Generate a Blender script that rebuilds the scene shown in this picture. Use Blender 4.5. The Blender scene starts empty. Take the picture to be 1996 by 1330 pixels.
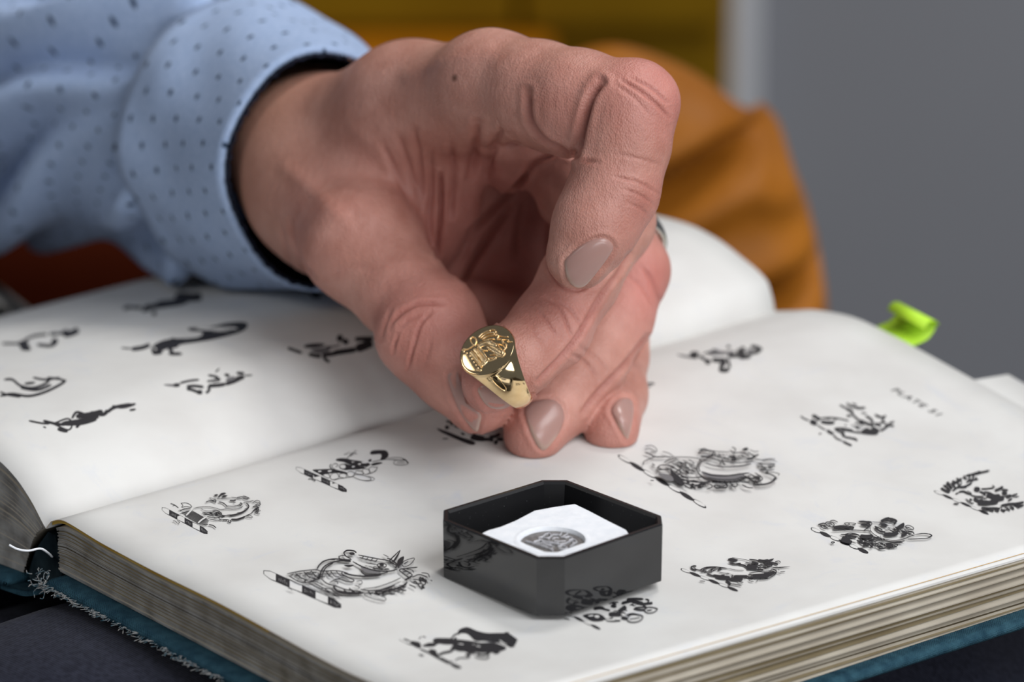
import bpy, bmesh, math, random
import numpy as np
from mathutils import Vector
from mathutils.bvhtree import BVHTree
random.seed(7)
rng = np.random.default_rng(7)
SC = bpy.context.scene
COL = SC.collection

# ------------------------------------------------------------------ camera
F_PX = 8495.0
PITCH = math.radians(20.0)
CAM_H = 0.385
CAM = np.array([0.0, -CAM_H / math.tan(PITCH + math.atan(500 / F_PX)), CAM_H])
AX = np.array([1.0, 0, 0])
AU = np.array([0, math.sin(PITCH), math.cos(PITCH)])
AF = np.array([0, math.cos(PITCH), -math.sin(PITCH)])
cam_data = bpy.data.cameras.new('camera')
cam_data.sensor_width = 36.0
cam_data.lens = F_PX * 36.0 / 1996.0
cam_data.clip_start = 0.05
cam_data.clip_end = 50
cam_data.dof.use_dof = True
cam_data.dof.focus_distance = 1.006
cam_data.dof.aperture_fstop = 10.5
cam = bpy.data.objects.new('camera', cam_data)
COL.objects.link(cam)
cam.location = CAM
cam.rotation_euler = (math.pi / 2 - PITCH, 0, 0)
SC.camera = cam

# ------------------------------------------------------------------ world, lamps, exposure
world = bpy.data.worlds.new('room_light')
SC.world = world
world.use_nodes = True
bg = world.node_tree.nodes['Background']
bg.inputs[0].default_value = (0.80, 0.88, 1.0, 1)
bg.inputs[1].default_value = 0.13


def area_light(name, loc, target, size, power, color, size_y=None):
    d = bpy.data.lights.new(name, 'AREA')
    d.energy = power
    d.color = color
    d.size = size
    if size_y:
        d.shape = 'RECTANGLE'
        d.size_y = size_y
    o = bpy.data.objects.new(name, d)
    COL.objects.link(o)
    o.location = loc
    o.rotation_euler = (Vector(target) - Vector(loc)).to_track_quat('-Z', 'Y').to_euler()
    return o


area_light('window_light', (1.0, -0.62, 1.40), (0.0, 0.1, 0.0), 1.3, 28.5, (0.97, 0.98, 1.0), 1.2)
area_light('front_fill_light', (0.75, -1.55, 0.42), (0.0, 0.1, 0.05), 1.4, 16, (0.97, 0.98, 1.0), 0.7)  # unseen fill added low in front to lift camera-facing sides
area_light('ring_glint_light', (-1.22, -0.02, 0.90), (0.0, 0.1, 0.0), 0.45, 2.2, (1.0, 0.96, 0.90), 0.45)  # unseen light added for the bright crescent on the ring's face
area_light('background_fill_light', (0.6, 1.0, 1.9), (0.25, 1.75, 0.1), 0.6, 24, (1.0, 0.98, 0.95), 0.6)  # unseen light added to brighten the wall behind

vs = SC.view_settings
vs.view_transform = 'Standard'
vs.look = 'None'
vs.exposure = 0.0
vs.gamma = 1.0
vs.use_curve_mapping = False

# ------------------------------------------------------------------ helpers


def rays(px):
    px = np.atleast_2d(np.asarray(px, float))
    return AF[None] + AX[None] * ((px[:, :1] - 998) / F_PX) - AU[None] * ((px[:, 1:2] - 665) / F_PX)


def at_y(px, py, y):
    d = rays([[px, py]])[0]
    return CAM + d * (y - CAM[1]) / d[1]


def at_z(px, py, z):
    d = rays([[px, py]])[0]
    return CAM + d * (z - CAM[2]) / d[2]


def on_plane(px, p0, n):
    d = rays(px)
    t = ((np.asarray(p0) - CAM) @ n) / (d @ n)
    return CAM + d * t[:, None]


def to_px(p):
    v = np.atleast_2d(p) - CAM
    w = v @ AF
    return np.stack([998 + F_PX * (v @ AX) / w, 665 - F_PX * (v @ AU) / w], 1)


def px_per_m(y):
    return F_PX / ((y - CAM[1]) / math.cos(PITCH) * 0.97 + 0.0)


def mesh_obj(name, verts, faces, mat=None, parent=None, smooth=True, mats=None, fmat=None):
    me = bpy.data.meshes.new(name)
    me.from_pydata([tuple(map(float, v)) for v in verts], [], [tuple(map(int, f)) for f in faces])
    o = bpy.data.objects.new(name, me)
    COL.objects.link(o)
    for m in (mats or ([mat] if mat else [])):
        me.materials.append(m)
    if fmat is not None:
        me.polygons.foreach_set('material_index', np.asarray(fmat, np.int32))
    me.polygons.foreach_set('use_smooth', [smooth] * len(me.polygons))
    me.update()
    if parent:
        o.parent = parent
    return o


def empty(name, loc=(0, 0, 0)):
    """A thing's own root.  Parts are built in world coordinates, so the root stays unrotated and
    `adopt` sets each part's offset from it."""
    o = bpy.data.objects.new(name, None)
    COL.objects.link(o)
    o.location = loc
    o.empty_display_size = 0.01
    return o


def adopt(parent, *kids):
    """Parent a part that was built in world coordinates; its mesh is shifted to the root's frame."""
    root = np.zeros(3)
    p = parent
    while p is not None:
        root += np.array(p.location)
        p = p.parent
    for k in kids:
        k.parent = parent
        k.location = tuple(np.array(k.location) - root)
    return kids[0] if len(kids) == 1 else kids


def tag(o, label=None, cat=None, group=None, kind=None):
    if label: o['label'] = label
    if cat: o['category'] = cat
    if group: o['group'] = group
    if kind: o['kind'] = kind
    return o


def grid_faces(nu, nv, wrap_u=False, wrap_v=False, flip=False, off=0):
    f = []
    for i in range(nu - (0 if wrap_u else 1)):
        for j in range(nv - (0 if wrap_v else 1)):
            a = off + i * nv + j
            b = off + ((i + 1) % nu) * nv + j
            c = off + ((i + 1) % nu) * nv + (j + 1) % nv
            d = off + i * nv + (j + 1) % nv
            f.append((a, d, c, b) if flip else (a, b, c, d))
    return f


def catmull(pts, n=6, closed=False):
    p = np.asarray(pts, float)
    if len(p) < 3:
        t = np.linspace(0, 1, n + 1)[:, None]
        return p[0] * (1 - t) + p[-1] * t
    if closed:
        p = np.vstack([p[-1], p, p[0], p[1]])
    else:
        p = np.vstack([2 * p[0] - p[1], p, 2 * p[-1] - p[-2]])
    out = []
    for i in range(1, len(p) - 2):
        t = np.linspace(0, 1, n, endpoint=False)[:, None]
        a, b, c, d = p[i - 1], p[i], p[i + 1], p[i + 2]
        out.append(0.5 * ((2 * b) + (-a + c) * t + (2 * a - 5 * b + 4 * c - d) * t ** 2 + (-a + 3 * b - 3 * c + d) * t ** 3))
    if not closed:
        out.append(p[-2:-1])
    return np.vstack(out)


def tube(path, rad, seg=8):
    """A capped tube along a 3-D path; rad is a number or one radius per point."""
    path = np.asarray(path, float)
    n = len(path)
    rad = np.full(n, rad) if np.isscalar(rad) else np.asarray(rad)
    tan = np.gradient(path, axis=0)
    tan /= np.linalg.norm(tan, axis=1)[:, None] + 1e-12
    ref = np.array([0, 0, 1.0]) if abs(tan[0][2]) < 0.9 else np.array([1.0, 0, 0])
    V = []
    for i in range(n):
        e1 = ref - tan[i] * (ref @ tan[i])
        e1 /= np.linalg.norm(e1)
        ref = e1
        e2 = np.cross(tan[i], e1)
        for k in range(seg):
            a = 2 * math.pi * k / seg
            V.append(path[i] + rad[i] * (e1 * math.cos(a) + e2 * math.sin(a)))
    Fc = grid_faces(n, seg, wrap_v=True)
    Fc.append(tuple(range(seg)))
    Fc.append(tuple(range((n - 1) * seg + seg - 1, (n - 1) * seg - 1, -1)))
    return V, Fc


def merge(chunks):
    V, Fc = [], []
    for v, f in chunks:
        o = len(V)
        V.extend(v)
        Fc.extend([tuple(i + o for i in q) for q in f])
    return V, Fc


# ------------------------------------------------------------------ materials


def new_mat(name, color=(0.8, 0.8, 0.8), rough=0.5, metal=0.0, spec=0.5, **kw):
    m = bpy.data.materials.new(name)
    m.use_nodes = True
    b = m.node_tree.nodes['Principled BSDF']
    b.inputs['Base Color'].default_value = (*color, 1)
    b.inputs['Roughness'].default_value = rough
    b.inputs['Metallic'].default_value = metal
    b.inputs['Specular IOR Level'].default_value = spec
    for k, v in kw.items():
        b.inputs[k.replace('_', ' ')].default_value = v
    m['bsdf'] = b.name
    return m


def N(m, kind, **kw):
    n = m.node_tree.nodes.new(kind)
    for k, v in kw.items():
        setattr(n, k, v)
    return n


def L(m, a, b):
    m.node_tree.links.new(a, b)


def bsdf(m):
    return m.node_tree.nodes['Principled BSDF']


def noise_color(m, c1, c2, scale, detail=4, lo=0.35, hi=0.65, coord='Object', stretch=None):
    tc = N(m, 'ShaderNodeTexCoord')
    no = N(m, 'ShaderNodeTexNoise')
    no.inputs['Scale'].default_value = scale
    no.inputs['Detail'].default_value = detail
    src = tc.outputs[coord]
    if stretch:
        mp = N(m, 'ShaderNodeMapping')
        mp.inputs['Scale'].default_value = stretch
        L(m, src, mp.inputs['Vector'])
        src = mp.outputs['Vector']
    L(m, src, no.inputs['Vector'])
    cr = N(m, 'ShaderNodeValToRGB')
    cr.color_ramp.elements[0].position = lo
    cr.color_ramp.elements[1].position = hi
    cr.color_ramp.elements[0].color = (*c1, 1)
    cr.color_ramp.elements[1].color = (*c2, 1)
    L(m, no.outputs['Fac'], cr.inputs['Fac'])
    L(m, cr.outputs['Color'], bsdf(m).inputs['Base Color'])
    return no, cr


def add_bump(m, height_socket, strength, dist, prev=None):
    b = N(m, 'ShaderNodeBump')
    b.inputs['Strength'].default_value = strength
    b.inputs['Distance'].default_value = dist
    L(m, height_socket, b.inputs['Height'])
    if prev:
        L(m, prev.outputs['Normal'], b.inputs['Normal'])
    L(m, b.outputs['Normal'], bsdf(m).inputs['Normal'])
    return b


def tex(m, kind, scale, coord='Object', stretch=None, **kw):
    tc = N(m, 'ShaderNodeTexCoord')
    t = N(m, kind)
    t.inputs['Scale'].default_value = scale
    for k, v in kw.items():
        if k in ('Detail', 'Roughness', 'Distortion', 'Randomness'):
            t.inputs[k].default_value = v
        else:
            setattr(t, k, v)
    src = tc.outputs[coord]
    if stretch:
        mp = N(m, 'ShaderNodeMapping')
        mp.inputs['Scale'].default_value = stretch
        L(m, src, mp.inputs['Vector'])
        src = mp.outputs['Vector']
    L(m, src, t.inputs['Vector'])
    return t


M = {}
M['paper'] = new_mat('paper', (0.80, 0.79, 0.765), 0.75, spec=0.25)
noise_color(M['paper'], (0.615, 0.605, 0.585), (0.67, 0.665, 0.645), 45, 5)
_b = tex(M['paper'], 'ShaderNodeTexNoise', 52, Detail=7, Roughness=0.7, Distortion=1.2)
_r = N(M['paper'], 'ShaderNodeMapRange')
_r.inputs['From Min'].default_value, _r.inputs['From Max'].default_value = 0.56, 0.72
_r.inputs['To Max'].default_value = 0.45
L(M['paper'], _b.outputs['Fac'], _r.inputs['Value'])
_m = N(M['paper'], 'ShaderNodeMix', data_type='RGBA')
_m.inputs['B'].default_value = (0.53, 0.56, 0.63, 1)
L(M['paper'], _r.outputs['Result'], _m.inputs['Factor'])
_lk = bsdf(M['paper']).inputs['Base Color'].links[0].from_socket
L(M['paper'], _lk, _m.inputs['A'])
L(M['paper'], _m.outputs['Result'], bsdf(M['paper']).inputs['Base Color'])
_n = tex(M['paper'], 'ShaderNodeTexNoise', 2600, Detail=3)
add_bump(M['paper'], _n.outputs['Fac'], 0.12, 0.0001)
M['leaf_edge'] = new_mat('leaf_edge', (0.52, 0.49, 0.44), 0.85, spec=0.15)
noise_color(M['leaf_edge'], (0.34, 0.30, 0.24), (0.44, 0.40, 0.33), 60, 5, 0.3, 0.7)
M['leaf_edge_tan'] = new_mat('leaf_edge_tan', (0.50, 0.44, 0.33), 0.85, spec=0.15)
noise_color(M['leaf_edge_tan'], (0.16, 0.125, 0.07), (0.22, 0.18, 0.11), 55, 5, 0.3, 0.7)
M['mustard'] = new_mat('mustard_paper', (0.55, 0.34, 0.05), 0.8, spec=0.2)
noise_color(M['mustard'], (0.45, 0.26, 0.03), (0.62, 0.42, 0.10), 70, 4)
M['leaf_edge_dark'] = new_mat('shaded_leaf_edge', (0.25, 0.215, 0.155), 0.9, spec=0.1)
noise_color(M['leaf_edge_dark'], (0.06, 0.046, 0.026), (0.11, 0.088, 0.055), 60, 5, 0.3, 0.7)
M['tail_edge'] = new_mat('grey_tail_edge', (0.36, 0.35, 0.33), 0.9, spec=0.1)  # bluish light on the tail is painted in as grey
noise_color(M['tail_edge'], (0.19, 0.18, 0.165), (0.46, 0.45, 0.43), 170, 5, 0.3, 0.7)
M['ink'] = new_mat('printing_ink', (0.022, 0.021, 0.024), 0.62, spec=0.25)
M['grey_ink'] = new_mat('thin_printing_ink', (0.16, 0.155, 0.16), 0.7, spec=0.2)
M['show_through'] = new_mat('show_through_ink', (0.70, 0.70, 0.715), 0.75, spec=0.2)
# ------------------------------------------------------------------ the room


def box_bm(lo, hi, bevel=0.0, seg=2):
    bm = bmesh.new()
    bmesh.ops.create_cube(bm, size=1)
    lo, hi = np.asarray(lo, float), np.asarray(hi, float)
    for v in bm.verts:
        v.co = Vector(lo + (np.array(v.co) + 0.5) * (hi - lo))
    if bevel:
        bmesh.ops.bevel(bm, geom=bm.edges[:], offset=bevel, segments=seg, affect='EDGES', profile=0.5)
    return bm


def bm_obj(name, bm, mat, parent=None, smooth=False):
    me = bpy.data.meshes.new(name)
    bm.to_mesh(me)
    bm.free()
    o = bpy.data.objects.new(name, me)
    COL.objects.link(o)
    me.materials.append(mat)
    me.polygons.foreach_set('use_smooth', [smooth] * len(me.polygons))
    if parent:
        adopt(parent, o)
    return o


M['wall'] = new_mat('grey_wall_paint', (0.235, 0.245, 0.272), 0.85, spec=0.2)
noise_color(M['wall'], (0.225, 0.235, 0.262), (0.245, 0.255, 0.282), 3)
M['trim'] = new_mat('pale_trim_paint', (0.40, 0.42, 0.46), 0.6, spec=0.3)
noise_color(M['trim'], (0.52, 0.54, 0.58), (0.55, 0.57, 0.61), 5)
M['floor'] = new_mat('dark_floorboards', (0.06, 0.045, 0.035), 0.6)
noise_color(M['floor'], (0.045, 0.03, 0.022), (0.08, 0.06, 0.045), 8, stretch=(1, 12, 1))
M['ochre'] = new_mat('ochre_wood', (0.16, 0.085, 0.008), 0.6, spec=0.08)
noise_color(M['ochre'], (0.15, 0.078, 0.0015), (0.20, 0.11, 0.003), 9, stretch=(1, 1, 0.15))
M['ochre_b'] = new_mat('orange_wood', (0.40, 0.15, 0.012), 0.5, spec=0.1)
noise_color(M['ochre_b'], (0.36, 0.125, 0.003), (0.44, 0.165, 0.006), 9, stretch=(0.15, 1, 1))

WALL_Y = 1.75
FLOOR_Z = -0.62
tag(bm_obj('wall_back', box_bm((-1.6, WALL_Y, FLOOR_Z - 0.1), (2.2, WALL_Y + 0.1, 2.2)), M['wall']), kind='structure')
tag(bm_obj('floor', box_bm((-1.6, -2.2, FLOOR_Z - 0.1), (2.2, WALL_Y, FLOOR_Z)), M['floor']), kind='structure')
xt0 = at_y(1392, 200, WALL_Y)[0]
xt1 = at_y(1472, 200, WALL_Y)[0]
tag(bm_obj('trim_1', box_bm((xt0, WALL_Y - 0.022, FLOOR_Z), (xt1, WALL_Y, 2.1), 0.003), M['trim']), kind='structure')

# wooden cabinet against the wall, behind the hand
cab = tag(empty('wooden_cabinet', (-0.30, WALL_Y - 0.15, FLOOR_Z)), 'ochre brown wooden cabinet against the grey wall behind the hand', 'cabinet')
x0 = -1.15
x1 = xt0 - 0.004
ya = WALL_Y - 0.30
zsplit = at_y(800, 72, ya)[2]
zlow = at_y(800, 160, ya)[2]
bm_obj('cabinet_body', box_bm((x0, ya + 0.02, FLOOR_Z), (x1, WALL_Y - 0.005, 1.35), 0.004), M['ochre'], cab)
xm = at_y(1010, 40, ya)[0]
d1 = bm_obj('door', box_bm((x0 + 0.01, ya, zsplit + 0.004), (xm - 0.002, ya + 0.02, 1.33), 0.004), M['ochre'], cab)
d2 = bm_obj('door', box_bm((xm + 0.002, ya, zsplit + 0.004), (x1 - 0.006, ya + 0.02, 1.33), 0.004), M['ochre'], cab)
bm_obj('ledge', box_bm((x0, ya - 0.05, zlow - 0.06), (xm + 0.02, ya + 0.02, zsplit), 0.006), M['ochre_b'], cab)
bm_obj('drawer_front', box_bm((x0 + 0.01, ya, FLOOR_Z + 0.08), (x1 - 0.006, ya + 0.02, zlow - 0.07), 0.004), M['ochre'], cab)

# ------------------------------------------------------------------ leather armchair
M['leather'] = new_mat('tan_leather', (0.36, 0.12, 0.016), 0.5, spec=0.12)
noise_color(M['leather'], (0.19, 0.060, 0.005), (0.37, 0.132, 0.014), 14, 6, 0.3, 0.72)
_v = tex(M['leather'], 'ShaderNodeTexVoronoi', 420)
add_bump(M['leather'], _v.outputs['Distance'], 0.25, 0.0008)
M['leather_shaded'] = new_mat('shaded_leather', (0.03, 0.004, 0.001), 0.8, spec=0.03)  # chair leather in deep shade, the darkness put into its colour
noise_color(M['leather_shaded'], (0.026, 0.003, 0.0008), (0.040, 0.006, 0.0015), 12, 5)
M['steel'] = new_mat('brushed_steel', (0.42, 0.40, 0.37), 0.38, 1.0)

chair = tag(empty('leather_armchair', (0.0, 0.30, FLOOR_Z)), 'tan leather armchair with a rounded padded back behind the book', 'armchair')
YB = 0.46          # plane of the padded back
sil = [(950, 985), (950, 800), (955, 620), (962, 420), (992, 250), (1050, 150), (1120, 102), (1200, 86), (1290, 110), (1381, 155), (1452, 203), (1517, 262), (1550, 330), (1575, 400),
       (1593, 470), (1604, 540), (1610, 610), (1612, 700), (1612, 820), (1612, 985)]
edge = catmull(np.array([at_y(a, b, YB) for a, b in sil]), 6)
# two crease lines across the padding, as fractions of height on the outline
crease1 = [at_y(a, b, YB) for a, b in [(1000, 420), (1150, 372), (1300, 305), (1400, 262), (1487, 240), (1530, 270)]]
crease2 = [at_y(a, b, YB) for a, b in [(1000, 580), (1200, 552), (1350, 532), (1487, 520), (1560, 506), (1604, 492)]]


def seg_dist(P, line):
    P = np.asarray(P)[:, [0, 2]]
    q = np.asarray(line)[:, [0, 2]]
    best = np.full(len(P), 9.0)
    for a, b in zip(q[:-1], q[1:]):
        ab = b - a
        t = np.clip(((P - a) @ ab) / (ab @ ab), 0, 1)
        best = np.minimum(best, np.linalg.norm(P - a - t[:, None] * ab, axis=1))
    return best


nr = 34
cen = at_y(1290, 560, YB)
full = np.vstack([edge, np.linspace(edge[-1], edge[0], 14)[1:-1]])
m_ = len(full)
V = []
for i in range(nr):
    s = i / (nr - 1)
    r = math.sin(s * math.pi / 2)
    bul = 0.040 * math.cos(s * math.pi / 2) ** 0.7
    P = cen[None] + (full - cen[None]) * r
    P[:, 1] = YB - bul
    V.append(P)
Vf = np.vstack(V)
d1_ = seg_dist(Vf, crease1)
d2_ = seg_dist(Vf, crease2)
Vf[:, 1] += 0.022 * np.exp(-(d1_ / 0.0045) ** 2) - 0.006 * np.exp(-((d1_ - 0.011) / 0.007) ** 2)
Vf[:, 1] += 0.024 * np.exp(-(d2_ / 0.004) ** 2) - 0.006 * np.exp(-((d2_ - 0.011) / 0.007) ** 2)
Vb = V[-1].copy()
Vb[:, 1] = YB + 0.05
Vb[:, 2] -= 0.016
Vb2 = cen[None] + (V[-1] - cen[None]) * 0.85
Vb2[:, 1] = YB + 0.07
Vb2[:, 2] -= 0.024
Vall = np.vstack([Vf, Vb, Vb2])
Fc = grid_faces(nr + 2, m_, wrap_v=True, flip=True)
Fc.append(tuple((nr + 1) * m_ + k for k in range(m_)))
back = mesh_obj('backrest', Vall, Fc, M['leather'])
adopt(chair, back)
zs = -0.165
bms = bmesh.new()
pol = [(-.55, -.28), (.26, -.28), (.26, .18), (.07, .28), (.07, .405), (-.55, .405)]
f_ = bms.faces.new([bms.verts.new((x, y, zs - .12)) for x, y in pol])
ex = bmesh.ops.extrude_face_region(bms, geom=[f_])
bmesh.ops.translate(bms, vec=(0, 0, .12), verts=[g for g in ex['geom'] if isinstance(g, bmesh.types.BMVert)])
bmesh.ops.recalc_face_normals(bms, faces=bms.faces[:])
bmesh.ops.bevel(bms, geom=bms.edges[:], offset=.028, segments=4, affect='EDGES', profile=.5)
seat = bm_obj('seat', bms, M['leather_shaded'], chair, True)
side = bm_obj('side_panel', box_bm((-0.62, 0.52, FLOOR_Z + 0.10), (0.07, 0.60, at_y(100, 400, 0.52)[2]), 0.03, 5), M['leather_shaded'], chair, True)
base = bm_obj('base', box_bm((-0.50, -0.22, FLOOR_Z + 0.10), (0.06, 0.56, zs - 0.12), 0.02, 3), M['leather_shaded'], chair, True)
for sx in (-0.46, 0.03):
    for sy in (-0.18, 0.42):
        V_, F_ = tube([(sx, sy, FLOOR_Z), (sx, sy, FLOOR_Z + 0.11)], 0.018, 12)
        adopt(chair, mesh_obj('leg', V_, F_, M['steel']))
pa, pb = at_y(-60, 545, 0.30), at_y(60, 640, 0.30)
V_, F_ = tube([pa, pa * .5 + pb * .5, pb, pb + (pb - pa) * 0.8], 0.0045, 12)
tag(adopt(chair, mesh_obj('frame_rail', V_, F_, M['steel'])), 'grey metal rail')
# ------------------------------------------------------------------ book geometry: u across the page, v along the spine
G0 = at_z(90, 1030, -0.004)
_g1 = at_z(1511, 607, -0.004)
SPV = (_g1 - G0)
PAGE_L = float(np.linalg.norm(SPV))
SPV = SPV / PAGE_L
TPV = np.array([SPV[1], -SPV[0], 0.0])
PAGE_W = 0.152
TAIL_R = np.array([(0, -4), (2.5, -1.4), (8, .25), (23, -.6), (43, -.9), (66, -.6), (110, -1.5), (152, 2.0)]) / 1e3
HEAD_R = np.array([(0, -4), (6, -2.2), (16, .7), (31, 2.4), (45, 1.2), (69, -1.9), (90, -4.9), (120, -8), (152, -11)]) / 1e3
TAIL_L = np.array([(0, -4.2), (1, -3.4), (6, 1.2), (12, 5.0), (18.4, 7.2), (32, 9.2), (60, 8), (100, 0), (152, -13)]) / 1e3
HEAD_L = np.array([(0, -4.2), (1, -0.8), (3.5, 3.8), (13.6, 7.8), (24, 10.6), (34, 11.6), (50, 10.5), (90, 2), (152, -14)]) / 1e3


def _hermite(tab):
    x, y = tab[:, 0], tab[:, 1]
    h = np.diff(x)
    dl = np.diff(y) / h
    m = np.zeros(len(x))
    m[1:-1] = np.where(dl[:-1] * dl[1:] > 0, 2 * dl[:-1] * dl[1:] / (dl[:-1] + dl[1:] + 1e-15), 0)
    m[0], m[-1] = dl[0], dl[-1]
    g = np.linspace(0, x[-1], 400)
    i = np.clip(np.searchsorted(x, g, side='right') - 1, 0, len(x) - 2)
    t = (g - x[i]) / h[i]
    yy = (2 * t ** 3 - 3 * t ** 2 + 1) * y[i] + (t ** 3 - 2 * t ** 2 + t) * h[i] * m[i] + (-2 * t ** 3 + 3 * t ** 2) * y[i + 1] + (t ** 3 - t ** 2) * h[i] * m[i + 1]
    return g, yy


_TR, _HR, _TL, _HL = map(_hermite, (TAIL_R, HEAD_R, TAIL_L, HEAD_L))


def page_z(u, v):
    """Height of the open pages above the datum; u < 0 is the left page."""
    u = np.asarray(u, float)
    v = np.asarray(v, float)
    w = np.clip(v / PAGE_L, -0.05, 1.05)
    r = np.interp(u, *_TR) * (1 - w) + np.interp(u, *_HR) * w
    l = np.interp(-u, *_TL) * (1 - w) + np.interp(-u, *_HL) * w
    return np.where(u >= 0, r, l)


def uvz(u, v, z):
    u, v, z = np.broadcast_arrays(np.asarray(u, float), np.asarray(v, float), np.asarray(z, float))
    p = G0[None] + u.reshape(-1, 1) * TPV[None] + v.reshape(-1, 1) * SPV[None]
    p[:, 2] = z.reshape(-1)
    return p


def on_page(px, lift=0.0):
    """Where the photograph's pixels meet the paper, as points in the room."""
    d = rays(px)
    # march from above, keep the first hit
    zs = np.linspace(0.016, -0.02, 73)
    t = (zs[None, :] - CAM[2]) / d[:, 2:3]
    P = CAM[None, None] + d[:, None, :] * t[..., None]
    R = P - G0
    u, v = R @ TPV, R @ SPV
    g = zs[None, :] - page_z(u, v)
    k = np.argmax(g <= 0, axis=1)
    k = np.where(k == 0, 40, k)
    i = np.arange(len(d))
    f = g[i, k - 1] / (g[i, k - 1] - g[i, k] + 1e-12)
    f = np.clip(f, 0, 1)
    p = P[i, k - 1] * (1 - f[:, None]) + P[i, k] * f[:, None]
    p[:, 2] += lift
    return p


book = tag(empty('open_book', tuple(G0 + TPV * 0.02 + SPV * 0.1 + np.array([0, 0, -0.03]))),
           'open hardback book with blue cloth boards and engraved horse crests on cream pages', 'book')

# cloth boards
M['cloth'] = new_mat('blue_book_cloth', (0.035, 0.105, 0.155), 0.9, spec=0.15)
noise_color(M['cloth'], (0.012, 0.042, 0.066), (0.032, 0.088, 0.120), 300, 6, 0.3, 0.7)
_w = tex(M['cloth'], 'ShaderNodeTexVoronoi', 2200, Randomness=0.35)
add_bump(M['cloth'], _w.outputs['Distance'], 0.8, 0.0004)
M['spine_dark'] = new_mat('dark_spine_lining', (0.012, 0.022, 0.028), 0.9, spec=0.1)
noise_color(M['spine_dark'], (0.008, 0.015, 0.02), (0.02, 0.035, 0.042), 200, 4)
M['thread'] = new_mat('white_thread', (0.75, 0.77, 0.8), 0.8)
M['fray'] = new_mat('frayed_cloth_fibres', (0.23, 0.24, 0.24), 0.95, spec=0.1)
noise_color(M['fray'], (0.05, 0.12, 0.16), (0.42, 0.40, 0.38), 900, 3)


def board(name, us, zt, zb):
    """Bevelled slab following a bottom line across u; zt, zb are functions of (u, v)."""
    vs_ = [-0.0042, -0.0036, -0.0024, 0.0, 0.06, 0.12, 0.18, PAGE_L + 0.0, PAGE_L + 0.003, PAGE_L + 0.0042]
    ins = [0.0011, 0.0004, 0.0, 0, 0, 0, 0, 0, 0.0004, 0.0011]
    top, bot = [], []
    for v, e in zip(vs_, ins):
        for k, u in enumerate(us):
            ee = e + (0.0011 if k in (0, len(us) - 1) else (0.0003 if k in (1, len(us) - 2) else 0))
            top.append(uvz(u, v, zt(u, v) - ee)[0])
            bot.append(uvz(u, v, zb(u, v) + ee)[0])
    nv, nu = len(vs_), len(us)
    V = top + bot
    Fc = grid_faces(nv, nu, flip=True) + grid_faces(nv, nu, off=nv * nu)
    o = nv * nu
    for i in range(nv - 1):
        a, b = i * nu, (i + 1) * nu
        Fc.append((a, b, b + o, a + o))
        a, b = a + nu - 1, b + nu - 1
        Fc.append((b, a, a + o, b + o))
    for j in range(nu - 1):
        Fc.append((j + 1, j, j + o, j + 1 + o))
        a = (nv - 1) * nu + j
        Fc.append((a, a + 1, a + 1 + o, a + o))
    ob = mesh_obj(name, V, Fc, M['cloth'])
    return adopt(book, ob)


zb_r = lambda u, v: -0.0172 - 0.042 * max(v, -0.01) + 0.006 * (v / PAGE_L) * 0
zt_r = lambda u, v: zb_r(u, v) + 0.0030
zb_l = lambda u, v: -0.0225 + 0.10 * (u + 0.012) - 0.02 * v
zt_l = lambda u, v: zb_l(u, v) + 0.0030
us_r = [0.0045, 0.0052, 0.007] + list(np.linspace(0.02, 0.150, 9)) + [0.1555, 0.1568, 0.1575]
board('front_board', us_r, zt_r, zb_r)
us_l = [-0.1575, -0.1568, -0.155] + list(np.linspace(-0.14, -0.02, 7)) + [-0.0135, -0.0128, -0.012]
board('back_board', us_l, zt_l, zb_l)

# cloth spine strip and its dark hollow
V, Fc = [], []
vv = np.linspace(-0.003, PAGE_L + 0.002, 12)
prof = catmull([(0.0075, -0.0152), (0.004, -0.0165), (0.0, -0.0185), (-0.006, -0.0208), (-0.0125, -0.0218), (-0.016, -0.0222)], 4)
for v in vv:
    for (u, z) in prof:
        V.append(uvz(u, v, z - 0.042 * max(v, 0) * 0.8)[0])
    for (u, z) in prof[::-1]:
        V.append(uvz(u, v, z - 0.042 * max(v, 0) * 0.8 - 0.0016)[0])
k = 2 * len(prof)
Fc = grid_faces(len(vv), k, wrap_v=True, flip=True)
Fc += [tuple(range(k)), tuple(range((len(vv) - 1) * k + k - 1, (len(vv) - 1) * k - 1, -1))]
adopt(book, mesh_obj('spine_cloth', V, Fc, M['cloth']))
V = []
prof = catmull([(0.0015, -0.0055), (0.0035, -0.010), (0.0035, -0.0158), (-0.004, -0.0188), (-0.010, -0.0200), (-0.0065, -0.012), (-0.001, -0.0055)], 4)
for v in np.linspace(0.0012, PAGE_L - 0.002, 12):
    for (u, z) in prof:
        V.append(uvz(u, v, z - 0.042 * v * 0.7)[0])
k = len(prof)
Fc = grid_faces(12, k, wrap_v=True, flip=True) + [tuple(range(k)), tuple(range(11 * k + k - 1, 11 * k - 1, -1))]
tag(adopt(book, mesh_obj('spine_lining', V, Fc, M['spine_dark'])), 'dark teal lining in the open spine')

# leaves -----------------------------------------------------------


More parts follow.
